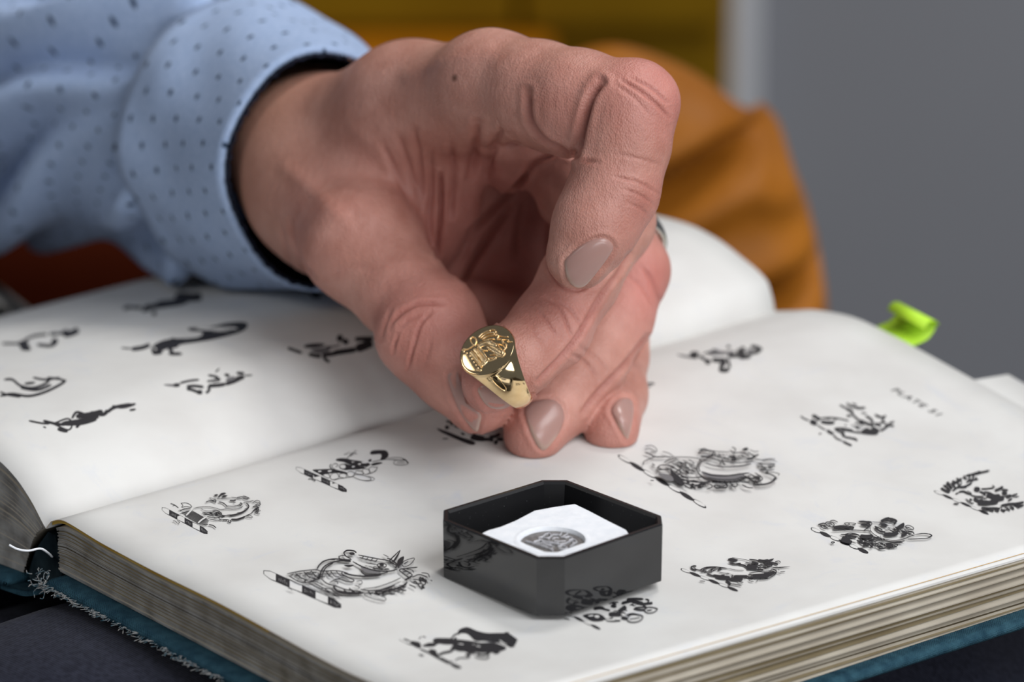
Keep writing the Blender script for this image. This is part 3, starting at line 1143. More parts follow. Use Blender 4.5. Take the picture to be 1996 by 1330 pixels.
# the finger passes through the ring's hoop without cutting into the metal
_q = V - hc
_a, _n, _s = _q @ ea, _q @ nf, _q @ es
_rr = np.hypot(_n, _s)
_ps = np.abs(np.arctan2(_s, _n))
_w = np.interp(_ps, [0, .6, 1.2, 2.0, 3.2], [.0072, .0066, .0046, .0026, .0024])
_in = (np.abs(_a) < _w + .0004) & (_rr < .0092)
_k = np.where(_in, np.minimum(_rr, RIN - .0003) / (_rr + 1e-9), 1)
_out = (np.abs(_a) < _w + .0003) & (_rr >= .0092)
_need = np.interp(_ps, [0, .55, .8, 1.2, 2.0, 3.2], [.0106, .0124, .0122, .0112, .0104, .0103])
_k = np.where(_out & (_rr < _need) & (_need - _rr < .0009), _need / (_rr + 1e-9), _k)
V = hc + _a[:, None] * ea + (_n * _k)[:, None] * nf + (_s * _k)[:, None] * es
NV = vnormals(V, Q)

# ------- skin: colour varies with blood near the skin (knuckles, tips, web) and tan towards the wrist
red = np.zeros(len(V), np.float32)
for (a, b, y), r, s in [((1266, 180, .088), .012, .9), ((1230, 400, .081), .012, .6), ((1040, 850, .09), .010, .5), ((1192, 838, .098), .010, .5), ((1270, 560, .12), .014, .8),
                        ((838, 640, .098), .016, .6), ((928, 790, .09), .010, .6), ((957, 750, .075), .010, .8), ((1080, 620, .085), .012, .6),
                        ((1000, 300, .14), .02, .7), ((880, 430, .15), .025, .9), ((960, 480, .18), .04, .8), ((1130, 220, .09), .012, .3), ((680, 440, .13), .02, .25)]:
    d = np.linalg.norm(V - at_y(a, b, y), axis=1)
    red = np.maximum(red, s * np.exp(-(d / r) ** 2))
tan_ = np.clip((V[:, 1] - .135) / .05, 0, 1) * np.clip((640 - PX[:, 0]) / 160 + .4, 0, 1)

sk = new_mat('skin', (0.47, 0.235, 0.175), 0.46, spec=0.4)
M['skin'] = sk
b_ = bsdf(sk)
b_.inputs['Subsurface Weight'].default_value = 0.18
b_.inputs['Subsurface Radius'].default_value = (1.0, 0.35, 0.2)
b_.inputs['Subsurface Scale'].default_value = 0.0022
at = N(sk, 'ShaderNodeAttribute', attribute_name='red')
att = N(sk, 'ShaderNodeAttribute', attribute_name='tan')
nz = tex(sk, 'ShaderNodeTexNoise', 95, Detail=6, Roughness=0.6)
cr = N(sk, 'ShaderNodeValToRGB')
cr.color_ramp.elements[0].position, cr.color_ramp.elements[1].position = 0.3, 0.72
cr.color_ramp.elements[0].color = (0.385, 0.170, 0.128, 1)
cr.color_ramp.elements[1].color = (0.55, 0.285, 0.228, 1)
L(sk, nz.outputs['Fac'], cr.inputs['Fac'])
mx = N(sk, 'ShaderNodeMix', data_type='RGBA')
mx.inputs['B'].default_value = (0.50, 0.155, 0.135, 1)
mm_ = N(sk, 'ShaderNodeMath', operation='MULTIPLY')
mm_.inputs[1].default_value = 0.75
L(sk, at.outputs['Fac'], mm_.inputs[0])
L(sk, mm_.outputs[0], mx.inputs['Factor'])
L(sk, cr.outputs['Color'], mx.inputs['A'])
mx2 = N(sk, 'ShaderNodeMix', data_type='RGBA')
mx2.inputs['B'].default_value = (0.42, 0.215, 0.145, 1)
L(sk, att.outputs['Fac'], mx2.inputs['Factor'])
L(sk, mx.outputs['Result'], mx2.inputs['A'])
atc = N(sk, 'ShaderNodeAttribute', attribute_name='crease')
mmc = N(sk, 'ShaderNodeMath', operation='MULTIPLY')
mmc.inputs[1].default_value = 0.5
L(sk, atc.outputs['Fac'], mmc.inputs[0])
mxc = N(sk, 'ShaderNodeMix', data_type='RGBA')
mxc.inputs['B'].default_value = (0.30, 0.085, 0.065, 1)      # redder skin of the folds, with their shade painted in
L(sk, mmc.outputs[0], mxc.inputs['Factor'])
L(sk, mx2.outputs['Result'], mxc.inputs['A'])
# the small mole behind the index knuckle
mole = at_y(886, 152, .135)
ge = N(sk, 'ShaderNodeNewGeometry')
person = tag(empty('person', tuple(at_y(500, 300, .2))), 'person in a dotted pale blue shirt and dark trousers pinching a gold signet ring', 'person')
hand_o = mesh_obj('hand', V, Q, sk)
for nm, arr in (('crease', flush_shade), ('red', red), ('tan', tan_.astype(np.float32))):
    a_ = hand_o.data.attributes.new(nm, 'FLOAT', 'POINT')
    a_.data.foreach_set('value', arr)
hand_bvh = BVHTree.FromPolygons(V.tolist(), Q.tolist())


def hit_hand(px):
    d = rays([px])[0]
    d /= np.linalg.norm(d)
    h = hand_bvh.ray_cast(Vector(CAM), Vector(d))
    return (None, None) if h[0] is None else (np.array(h[0]), np.array(h[1]))


mp_, _ = hit_hand((886, 152))
if mp_ is None:
    mp_ = mole
ds = N(sk, 'ShaderNodeVectorMath', operation='DISTANCE')
ds.inputs[1].default_value = tuple(mp_)
L(sk, ge.outputs['Position'], ds.inputs[0])
mr = N(sk, 'ShaderNodeMapRange')
mr.inputs['From Min'].default_value = 0.0004
mr.inputs['From Max'].default_value = 0.0013
mr.inputs['To Min'].default_value = 0.85
mr.inputs['To Max'].default_value = 0.0
L(sk, ds.outputs['Value'], mr.inputs['Value'])
mx3 = N(sk, 'ShaderNodeMix', data_type='RGBA')
mx3.inputs['B'].default_value = (0.09, 0.035, 0.02, 1)
L(sk, mr.outputs['Result'], mx3.inputs['Factor'])
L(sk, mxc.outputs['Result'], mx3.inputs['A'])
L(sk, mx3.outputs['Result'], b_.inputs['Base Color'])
vo = tex(sk, 'ShaderNodeTexVoronoi', 2300, stretch=(1, 1, 0.7))
n2 = tex(sk, 'ShaderNodeTexNoise', 420, Detail=6, Roughness=0.65)
n3 = tex(sk, 'ShaderNodeTexNoise', 260, Detail=3, stretch=(2.6, 2.6, 0.7))
bp = add_bump(sk, n3.outputs['Fac'], 0.22, 0.0009)
bp = add_bump(sk, n2.outputs['Fac'], 0.22, 0.0005, bp)
bp = add_bump(sk, vo.outputs['Distance'], 0.42, 0.0003, bp)
adopt(person, hand_o)

# fingernails
nl = new_mat('fingernail', (0.50, 0.30, 0.25), 0.28, spec=0.5)
M['nail'] = nl
nl.node_tree.nodes['Principled BSDF'].inputs['Subsurface Weight'].default_value = 0.1
nl.node_tree.nodes['Principled BSDF'].inputs['Subsurface Scale'].default_value = 0.001
an = N(nl, 'ShaderNodeAttribute', attribute_name='rim')
mxn = N(nl, 'ShaderNodeMix', data_type='RGBA')
mxn.inputs['A'].default_value = (0.38, 0.222, 0.192, 1)
mxn.inputs['B'].default_value = (0.47, 0.33, 0.27, 1)
L(nl, an.outputs['Fac'], mxn.inputs['Factor'])
L(nl, mxn.outputs['Result'], bsdf(nl).inputs['Base Color'])
for nm, pl in NAILS.items():
    ln = catmull(pl, 4, True)
    c = ln.mean(0)
    ring_f = [1.0, 0.97, 0.92, 0.82, 0.65, 0.42, 0.2]
    pts, lev = [], []
    for r in ring_f:
        for p in ln:
            pts.append(c + (p - c) * r)
            lev.append(r)
    pts.append(c)
    lev.append(0)
    pts, lev = np.array(pts), np.array(lev)
    dep = np.full(len(pts), np.nan)
    nr_ = np.zeros((len(pts), 3))
    for i, p in enumerate(pts):
        h, n_ = hit_hand(p)
        if h is not None and h[1] < .125:
            dep[i] = np.linalg.norm(h - CAM)
            nr_[i] = n_
    ok = ~np.isnan(dep)
    q = (pts - c) / 40.0
    A = np.stack([np.ones(len(q)), q[:, 0], q[:, 1], q[:, 0] ** 2, q[:, 0] * q[:, 1], q[:, 1] ** 2], 1)
    for _ in range(5):
        co = np.linalg.lstsq(A[ok], dep[ok], rcond=None)[0]
        fit = A @ co
        ok = ~np.isnan(dep) & (np.abs(dep - fit) < max(0.0006, np.nanmedian(np.abs(dep - fit)) * 2.2))
    mn = nr_[ok].mean(0)
    mn /= np.linalg.norm(mn)
    d = rays(pts)
    d /= np.linalg.norm(d, axis=1)[:, None]
    P = CAM + d * fit[:, None]
    lift = (0.0006 if nm in ('thumb', 'middle') else 0.00095) * (1 - np.clip((lev - 0.88) / 0.12, 0, 1) ** 2) - 0.0003
    P = P + mn * lift[:, None]
    k = len(ln)
    Fc = []
    for r in range(len(ring_f) - 1):
        for j in range(k):
            Fc.append((r * k + j, r * k + (j + 1) % k, (r + 1) * k + (j + 1) % k, (r + 1) * k + j))
    o = (len(ring_f) - 1) * k
    for j in range(k):
        Fc.append((o + j, o + (j + 1) % k, len(P) - 1))
    # underside, sunk into the finger
    n0 = len(P)
    low = P[:k] - mn * 0.0012
    P = np.vstack([P, low])
    for j in range(k):
        Fc.append((j, n0 + j, n0 + (j + 1) % k, (j + 1) % k))
    Fc.append(tuple(n0 + j for j in range(k)))
    me_o = mesh_obj('fingernail', P, Fc, nl)
    bmf = bmesh.new()
    bmf.from_mesh(me_o.data)
    bmesh.ops.recalc_face_normals(bmf, faces=bmf.faces[:])
    bmf.to_mesh(me_o.data)
    bmf.free()
    # the pale free edge lies towards the fingertip
    tips = {'index': (-.5, .9), 'ring': (-.35, .95), 'little': (-.1, 1), 'thumb': (.7, .7), 'middle': (-.6, .8)}[nm]
    ex = np.vstack([pts, ln])
    t_ = ((ex - c) @ np.array(tips)) / np.abs((ln - c) @ np.array(tips)).max()
    rimv = np.clip((np.concatenate([lev, np.ones(k)]) - 0.80) / 0.14, 0, 1) * np.clip(t_ * 3 - 0.4, 0, 1)
    a_ = me_o.data.attributes.new('rim', 'FLOAT', 'POINT')
    a_.data.foreach_set('value', rimv.astype(np.float32))
    adopt(hand_o, me_o)
# ------------------------------------------------------------------ shirt sleeve, cuff, trousers, silver band


def frames(path):
    t = np.gradient(path, axis=0)
    t /= np.linalg.norm(t, axis=1)[:, None]
    up = np.array([0, 0, 1.0])
    E1, E2 = [], []
    for k in t:
        e1 = up - k * (up @ k)
        e1 /= np.linalg.norm(e1)
        E1.append(e1)
        E2.append(np.cross(k, e1))
    return t, np.array(E1), np.array(E2)


M['shirt'] = new_mat('pale_blue_shirt_cotton', (0.42, 0.50, 0.64), 0.85, spec=0.2)
sh = M['shirt']
bsdf(sh).inputs['Sheen Weight'].default_value = 0.05
uvn = N(sh, 'ShaderNodeUVMap')
uvn.uv_map = 'cloth_mm'
mp1 = N(sh, 'ShaderNodeMapping')
mp1.inputs['Scale'].default_value = (1 / 8.6, 1 / 8.6, 1)
mp1.inputs['Rotation'].default_value = (0, 0, math.radians(38))
L(sh, uvn.outputs['UV'], mp1.inputs['Vector'])
vd = N(sh, 'ShaderNodeTexVoronoi', voronoi_dimensions='2D')
vd.inputs['Scale'].default_value = 1.0
vd.inputs['Randomness'].default_value = 0.0
L(sh, mp1.outputs['Vector'], vd.inputs['Vector'])
lt = N(sh, 'ShaderNodeMapRange')
lt.inputs['From Min'].default_value = 0.080
lt.inputs['From Max'].default_value = 0.118
lt.inputs['To Min'].default_value = 1.0
lt.inputs['To Max'].default_value = 0.0
L(sh, vd.outputs['Distance'], lt.inputs['Value'])
wv = tex(sh, 'ShaderNodeTexNoise', 900, Detail=3)
crs = N(sh, 'ShaderNodeValToRGB')
crs.color_ramp.elements[0].color = (0.30, 0.40, 0.60, 1)
crs.color_ramp.elements[1].color = (0.38, 0.48, 0.68, 1)
crs.color_ramp.elements[0].position, crs.color_ramp.elements[1].position = 0.35, 0.65
L(sh, wv.outputs['Fac'], crs.inputs['Fac'])
mxs = N(sh, 'ShaderNodeMix', data_type='RGBA')
mxs.inputs['B'].default_value = (0.025, 0.045, 0.085, 1)
L(sh, lt.outputs['Result'], mxs.inputs['Factor'])
L(sh, crs.outputs['Color'], mxs.inputs['A'])
L(sh, mxs.outputs['Result'], bsdf(sh).inputs['Base Color'])
add_bump(sh, wv.outputs['Fac'], 0.3, 0.0003)
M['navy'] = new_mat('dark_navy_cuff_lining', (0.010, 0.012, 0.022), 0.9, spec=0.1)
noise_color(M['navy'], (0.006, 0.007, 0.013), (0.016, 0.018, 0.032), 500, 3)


def cloth_tube(name, path, rads, nth, disp, mat, parent, lay=0.0016, thick=0.0006):
    t, E1, E2 = frames(path)
    n = len(path)
    s = np.concatenate([[0], np.cumsum(np.linalg.norm(np.diff(path, axis=0), axis=1))])
    th = np.linspace(0, 2 * math.pi, nth, endpoint=False)
    Vv = []
    for i in range(n):
        r = rads[i](th) if callable(rads[i]) else np.full(nth, rads[i])
        r = r + disp(th, s[i], i)
        Vv.append(path[i] + (np.cos(th) * r)[:, None] * E1[i] + (np.sin(th) * r)[:, None] * E2[i])
    Vv = np.vstack(Vv)
    rr_ = Vv - G0                       # cloth lies on the page instead of passing through it
    u_, v_ = rr_ @ TPV, rr_ @ SPV
    on = (np.abs(u_) < PAGE_W + .001) & (v_ > -.002) & (v_ < PAGE_L + .002)
    Vv[:, 2] = np.where(on, np.maximum(Vv[:, 2], page_z(u_, v_) + .0008 + lay), Vv[:, 2])
    Fc = grid_faces(n, nth, wrap_v=True)
    o = mesh_obj(name, Vv, Fc, mat)
    me = o.data
    uv = me.uv_layers.new(name='cloth_mm')
    rm = np.mean([r(th).mean() if callable(r) else r for r in rads])
    co = np.zeros((len(me.loops), 2), np.float32)
    li = np.empty(len(me.loops), np.int32)
    me.loops.foreach_get('vertex_index', li)
    ring, k = li // nth, li % nth
    lp = np.arange(len(li)).reshape(-1, 4)
    kk = k.reshape(-1, 4).copy()
    wrap = (kk.max(1) - kk.min(1)) > nth / 2
    kk[wrap] = np.where(kk[wrap] < nth / 2, kk[wrap] + nth, kk[wrap])
    co[:, 0] = kk.reshape(-1) / nth * 2 * math.pi * rm * 1000
    co[:, 1] = s[ring] * 1000
    uv.data.foreach_set('uv', co.ravel())
    if thick:
        md = o.modifiers.new('thickness', 'SOLIDIFY')
        md.thickness = thick
        md.offset = -1
    adopt(parent, o)
    return o


apath = catmull(np.array([J(700, 364, .142), J(642, 326, .171), J(530, 280, .212), J(400, 230, .246), J(280, 188, .274), J(120, 150, .304), J(-100, 98, .335), J(-380, 70, .37), J(-620, 40, .40)]), 10)
apath = apath[10:]
ncuff = 15
r_cuff = lambda th: 0.0279 + 0.0012 * np.cos(th * 2 + .4) + 0.0022 * np.clip(np.cos(th - 3.3), 0, 1) + 0.0006 * np.cos(5 * th + 1) 


def cuff_disp(th, s, i):
    f = np.clip(s / .045, 0, 1)
    d = 0.0042 * f + 0.0011 * np.sin(3 * th + s * 90) * f + 0.0006 * np.sin(7 * th - s * 120 + 1) * f
    # stitched line a few millimetres from the edge
    return d - 0.00035 * np.exp(-((s - .005) / .0006) ** 2)


RID = [(6.55, .0055, .13), (6.05, .0075, .16), (5.45, .0060, .12), (4.95, .0085, .17), (4.35, .0065, .13), (3.85, .0070, .15), (3.3, .0055, .14), (2.2, .006, .15), (1.2, .006, .15)]


def sleeve_disp(th, s, i):
    d = 0.0016 * np.sin(2 * th + 40 * s) - 0.0022
    grow_ = np.clip((s + .002) / .012, 0.15, 1)
    for k_, (t0, a, w) in enumerate(RID):
        c = t0 - 11.0 * s + 0.10 * math.sin(60 * s + 2 * k_)
        dt = (th - c + math.pi) % (2 * math.pi) - math.pi
        env = 0.55 + 0.45 * math.cos(38 * s - k_ * 1.3)
        d = d + 1.7 * a * grow_ * env * (np.exp(-(dt / w) ** 2) - 0.45 * np.exp(-((dt - 1.9 * w) / (1.1 * w)) ** 2))
    # gathered pleats just behind the cuff seam
    g = math.exp(-max(s - .001, 0) / .010)
    return d + 0.0013 * g * np.sin(11 * th + 1.2 * np.sin(2 * th)) - 0.0012 * math.exp(-((s - .0035) / .0016) ** 2)


prof_r = np.interp(np.arange(len(apath)), [0, 8, 20, 34, 46, 60, len(apath)], [.0275, .030, .037, .044, .049, .052, .053])
sleeve = cloth_tube('shirt_sleeve', catmull(apath[ncuff - 2:], 3), list(np.interp(np.arange(len(catmull(apath[ncuff - 2:], 3))) / 3, np.arange(len(apath) - ncuff + 2), prof_r[ncuff - 2:] + .0010)), 200, sleeve_disp, sh, person)
cuff = cloth_tube('cuff', apath[:ncuff], [r_cuff if i == 0 else (lambda th, i=i: r_cuff(th) + (prof_r[i] - .0275) * 0.75) for i in range(ncuff)], 140, cuff_disp, sh, sleeve, thick=0.0012)
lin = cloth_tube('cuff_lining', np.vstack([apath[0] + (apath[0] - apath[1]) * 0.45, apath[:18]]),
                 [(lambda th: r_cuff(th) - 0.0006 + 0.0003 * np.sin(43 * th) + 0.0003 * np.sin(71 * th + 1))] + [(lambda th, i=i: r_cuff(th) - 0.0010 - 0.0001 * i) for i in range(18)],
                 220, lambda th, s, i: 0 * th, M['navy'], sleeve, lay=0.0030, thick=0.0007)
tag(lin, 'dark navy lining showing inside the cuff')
tag(cuff, 'pale blue buttoned cuff')

# silver band on the ring finger
M['silver'] = new_mat('silver', (0.62, 0.60, 0.55), 0.22, 1.0)
noise_color(M['silver'], (0.55, 0.53, 0.48), (0.68, 0.66, 0.61), 600, 3)
a_, b2_ = J(1184, 420, .147), J(1226, 528, .130)
ax_ = (b2_ - a_) / np.linalg.norm(b2_ - a_)
cn_ = a_ * 0.42 + b2_ * 0.58
e1 = np.cross(ax_, [0, 0, 1.0])
e1 /= np.linalg.norm(e1)
e2 = np.cross(ax_, e1)
prof = [(-.0024, .0103), (-.0024, .0112), (-.0018, .01175), (-.0006, .0119), (0.0006, .0119), (.0018, .01175), (.0024, .0112), (.0024, .0103), (0, .0100)]
V_, n_ = [], 64
for i in range(n_):
    a = 2 * math.pi * i / n_
    for (s_, r_) in prof:
        V_.append(cn_ + ax_ * s_ + r_ * (math.cos(a) * e1 + math.sin(a) * e2))
band = mesh_obj('finger_ring', V_, grid_faces(n_, len(prof), wrap_u=True, wrap_v=True), M['silver'])
tag(adopt(person, band), 'plain silver band on the ring finger')

# trousers under the book
M['trouser'] = new_mat('dark_navy_twill', (0.022, 0.024, 0.036), 0.95, spec=0.04)
noise_color(M['trouser'], (0.010, 0.011, 0.020), (0.020, 0.022, 0.036), 700, 4)
bsdf(M['trouser']).inputs['Sheen Weight'].default_value = 0.06
wt = tex(M['trouser'], 'ShaderNodeTexWave', 620, Distortion=0.6)
wt.bands_direction = 'DIAGONAL'
add_bump(M['trouser'], wt.outputs['Color'], 0.4, 0.0003)
nu, nv = 110, 70
uu = np.linspace(-0.215, 0.165, nu)
vv = np.linspace(-0.24, 0.26, nv)
U, W = np.meshgrid(uu, vv, indexing='ij')
zR = -0.0172 - 0.042 * np.maximum(W, -0.01)
zL = -0.0225 + 0.10 * (U + 0.012) - 0.02 * W
zz = np.where(U > -0.004, zR, zL) - 0.0016 - np.where(U < 0.006, 0.0042 * np.exp(-((U + .002) / .012) ** 2), 0)
d1 = np.clip(np.abs(U - 0.030) / 0.118, 0, 1)
d2 = np.clip(np.abs(U + 0.120) / 0.098, 0, 1)
drop = np.minimum(0.075 * (1 - np.sqrt(np.maximum(1 - d1 ** 2, 0))), 0.07 * (1 - np.sqrt(np.maximum(1 - d2 ** 2, 0))))
zz = zz - drop - 0.10 * np.maximum(-W - 0.02, 0) ** 1.0 - 0.25 * np.maximum(W - .19, 0)
fold = 0.0016 * np.sin(U * 70 + W * 38) * np.clip((-W - 0.004) / .03, 0, 1) + 0.001 * np.sin(W * 120 - U * 50) * np.clip((-W - 0.004) / .03, 0, 1)
zz += fold
P1 = uvz(U, W, zz)
P2 = uvz(U, W, np.minimum(-0.1648, zz - 0.01))
V_ = np.vstack([P1, P2])
Fc = grid_faces(nu, nv, flip=True) + grid_faces(nu, nv, off=nu * nv)
o = nu * nv
for i in range(nu - 1):
    Fc.append((i * nv, (i + 1) * nv, (i + 1) * nv + o, i * nv + o))
    a = i * nv + nv - 1
    Fc.append((a + nv, a, a + o, a + nv + o))
for j in range(nv - 1):
    Fc.append((j + 1, j, j + o, j + 1 + o))
    a = (nu - 1) * nv + j
    Fc.append((a, a + 1, a + 1 + o, a + o))
tr = mesh_obj('trousers', V_, Fc, M['trouser'])
tag(adopt(person, tr), 'dark navy twill trousers under the book')
# ------------------------------------------------------------------ black tray with the white impression
M['acrylic'] = new_mat('glossy_black_plastic', (0.010, 0.010, 0.011), 0.06, spec=0.75)
noise_color(M['acrylic'], (0.008, 0.008, 0.009), (0.014, 0.014, 0.015), 90, 2)
M['acrylic_in'] = new_mat('dusty_black_plastic', (0.010, 0.010, 0.011), 0.38, spec=0.25)
vs_ = tex(M['acrylic_in'], 'ShaderNodeTexVoronoi', 1700)
sp = N(M['acrylic_in'], 'ShaderNodeMapRange')
sp.inputs['From Min'].default_value = 0.06
sp.inputs['From Max'].default_value = 0.11
sp.inputs['To Min'].default_value = 1.0
sp.inputs['To Max'].default_value = 0.0
L(M['acrylic_in'], vs_.outputs['Distance'], sp.inputs['Value'])
gt = N(M['acrylic_in'], 'ShaderNodeMath', operation='GREATER_THAN')
gt.inputs[1].default_value = 0.72
sx = N(M['acrylic_in'], 'ShaderNodeSeparateColor')
L(M['acrylic_in'], vs_.outputs['Color'], sx.inputs['Color'])
L(M['acrylic_in'], sx.outputs['Red'], gt.inputs[0])
ml_ = N(M['acrylic_in'], 'ShaderNodeMath', operation='MULTIPLY')
L(M['acrylic_in'], sp.outputs['Result'], ml_.inputs[0])
L(M['acrylic_in'], gt.outputs[0], ml_.inputs[1])
mxd = N(M['acrylic_in'], 'ShaderNodeMix', data_type='RGBA')
mxd.inputs['A'].default_value = (0.010, 0.010, 0.011, 1)
mxd.inputs['B'].default_value = (0.22, 0.22, 0.23, 1)
L(M['acrylic_in'], ml_.outputs[0], mxd.inputs['Factor'])
L(M['acrylic_in'], mxd.outputs['Result'], bsdf(M['acrylic_in']).inputs['Base Color'])

base_px = np.array([(863, 1122), (1041, 1203), (1099, 1204), (1286, 1139)], float)
bz = on_page(base_px)[:, 2]
TZ = float(bz.max()) + 0.0002       # the tray stands level on the highest points of the paper
TRAY_H = 0.0139
topz = TZ + TRAY_H
oct_px = [(864.5, 994), (1056, 935.5), (1106, 935.5), (1289, 1005), (1291.5, 1022), (1101, 1088), (1046, 1088), (863.5, 1014)]
octo = np.array([at_z(a, b, topz) for a, b in oct_px])[:, :2]
oc = octo.mean(0)


def inset(poly, d):
    """Offset a convex counter-clockwise or clockwise polygon inwards by d."""
    n = len(poly)
    area = sum(poly[i][0] * poly[(i + 1) % n][1] - poly[(i + 1) % n][0] * poly[i][1] for i in range(n))
    sg = 1 if area > 0 else -1
    lines = []
    for i in range(n):
        a, b = poly[i], poly[(i + 1) % n]
        t = (b - a) / np.linalg.norm(b - a)
        nrm = np.array([-t[1], t[0]]) * sg
        lines.append((a + nrm * d, t))
    out = []
    for i in range(n):
        (p, t), (q, s) = lines[i - 1], lines[i]
        m_ = np.array([[t[0], -s[0]], [t[1], -s[1]]])
        k = np.linalg.solve(m_, q - p)
        out.append(p + t * k[0])
    return np.array(out)


tray = tag(empty('square_tray', (oc[0], oc[1], TZ)), 'small glossy black square tray with cut corners standing on the open page', 'tray')
ringsz = [(octo - oc) * 0.992 + oc, (octo - oc) * 0.9955 + oc, octo, octo, inset(octo, .00025), inset(octo, .0010), inset(octo, .0014)]
zs_ = [TZ, TZ + .0003, topz - .0012, topz - .00025, topz, topz, topz - .0006]
V_ = np.vstack([np.c_[r, np.full(8, z)] for r, z in zip(ringsz, zs_)])
Fc = grid_faces(len(zs_), 8, wrap_v=True) + [tuple(range(8))]
o = (len(zs_) - 1) * 8
wall_in = inset(octo, .0016)
floor_in = inset(octo, .0022)
n0 = len(V_)
V_ = np.vstack([V_, np.c_[wall_in, np.full(8, topz - .0030)], np.c_[floor_in, np.full(8, TZ + .0016)]])
Fc += [(o + j, o + (j + 1) % 8, n0 + (j + 1) % 8, n0 + j) for j in range(8)]
Fc += [(n0 + j, n0 + (j + 1) % 8, n0 + 8 + (j + 1) % 8, n0 + 8 + j) for j in range(8)]
Fc.append(tuple(n0 + 8 + j for j in range(8)))
fm = [0] * (len(zs_) - 3) * 8 + [1] * 16 + [0] + [1] * 16 + [1]
body = mesh_obj('tray_shell', V_, Fc, None, smooth=False, mats=[M['acrylic'], M['acrylic_in']], fmat=fm)
b3 = bmesh.new()
b3.from_mesh(body.data)
bmesh.ops.recalc_face_normals(b3, faces=b3.faces[:])
b3.to_mesh(body.data)
b3.free()
adopt(tray, body)


# white block of modelling compound with the oval impression


def heightfield(strokes, X, Y):
    """Raised line-work: strokes are (radius, height, points) in the same 2-D units as X, Y."""
    Z = np.zeros_like(X)
    for r, h, pts in strokes:
        p = catmull(pts, 5) if len(pts) > 2 else np.asarray(pts, float)
        x0, y0 = p.min(0) - r
        x1, y1 = p.max(0) + r
        i = np.nonzero((X > x0) & (X < x1) & (Y > y0) & (Y < y1))
        if not len(i[0]):
            continue
        Q2 = np.stack([X[i], Y[i]], 1)
        d = polydist(Q2, p) if len(p) > 1 else np.linalg.norm(Q2 - p[0], axis=1)
        Z[i] = np.maximum(Z[i], h * np.sqrt(np.maximum(1 - (d / r) ** 2, 0)))
    return Z


M['wax'] = new_mat('white_impression_compound', (0.83, 0.86, 0.90), 0.55, spec=0.3)
noise_color(M['wax'], (0.79, 0.82, 0.865), (0.86, 0.88, 0.915), 400, 4)
wn = tex(M['wax'], 'ShaderNodeTexNoise', 900, Detail=4)
add_bump(M['wax'], wn.outputs['Fac'], 0.25, 0.0004)
M['graphite'] = new_mat('graphite_grey_impression', (0.15, 0.142, 0.14), 0.5, 0.25)
noise_color(M['graphite'], (0.115, 0.107, 0.105), (0.20, 0.19, 0.185), 700, 5)
wz = topz - 0.0018
wpx = [(938, 1040), (950, 1034), (975, 1027), (1004, 1015), (1042, 995), (1080, 988), (1121, 982), (1150, 996), (1190, 1017), (1222, 1033), (1228, 1043)]
wp = np.array([at_z(a, b, wz) for a, b in wpx])[:, :2]
lim = inset(octo, .0024)
# close the outline along the tray's two front walls
wp = np.vstack([wp, lim[4] * 0.72 + lim[5] * 0.28, lim[5], lim[6], lim[6] * 0.62 + lim[7] * 0.38])


def clip_poly(poly, clip):
    c0 = clip.mean(0)
    out = []
    for p in poly:
        t = 1.0
        for i in range(len(clip)):
            a, b = clip[i], clip[(i + 1) % len(clip)]
            nrm = np.array([-(b - a)[1], (b - a)[0]])
            if (c0 - a) @ nrm < 0:
                nrm = -nrm
            num, den = (c0 - a) @ nrm, (c0 - p) @ nrm
            if den > num:
                t = min(t, num / den)
        out.append(c0 + (p - c0) * t)
    return np.array(out)


wp = clip_poly(wp, lim)
wax = tag(empty('wax_impression', (*wp.mean(0), TZ + .0016)), 'white square of wax with a grey oval crest impression inside the black tray', 'impression')
oc2 = at_z(1076.5, 1053, wz)[:2]
eA = (at_z(1139.5, 1055, wz) - at_z(1013.5, 1051, wz))[:2] / 2
eB = (at_z(1081, 1029, wz) - at_z(1074, 1077, wz))[:2] / 2
nth = 240
ths = np.linspace(0, 2 * math.pi, nth, endpoint=False)
ov = lambda k: oc2 + k * (np.cos(ths)[:, None] * eA + np.sin(ths)[:, None] * eB)
# outline resampled by angle around the oval
dense = np.vstack([np.linspace(wp[i], wp[(i + 1) % len(wp)], 40, endpoint=False) for i in range(len(wp))])


def by_angle(poly):
    inv = np.linalg.inv(np.stack([eA, eB], 1))
    q = (poly - oc2) @ inv.T
    a = np.arctan2(q[:, 1], q[:, 0]) % (2 * math.pi)
    out = []
    for t in ths:
        out.append(poly[np.argmin(np.abs((a - t + math.pi) % (2 * math.pi) - math.pi))])
    return np.array(out)


outer = by_angle(dense)
lv = [(outer, TZ + .0017), (outer, wz - .0004), (outer * .985 + oc2 * .015, wz), (outer * .6 + oc2 * .4, wz + .0001)]
lv = [(a, np.full(nth, b)) for a, b in lv]
lim_ = lambda k, dz: (np.where(np.linalg.norm(ov(k) - oc2, axis=1)[:, None] < np.linalg.norm(outer - oc2, axis=1)[:, None], ov(k), outer), np.full(nth, wz + dz))
lv += [lim_(1.20, .0001), lim_(1.09, .0002), lim_(1.03, .00015), lim_(1.0, -.0004), lim_(0.985, -.0009)]
V_ = np.vstack([np.c_[a, z] for a, z in lv])
Fc = grid_faces(len(lv), nth, wrap_v=True)
Fc.append(tuple(range(nth)))
Fc.append(tuple(range((len(lv) - 1) * nth + nth - 1, (len(lv) - 1) * nth - 1, -1)))
adopt(wax, mesh_obj('wax_block', V_, Fc, M['wax'], smooth=False))
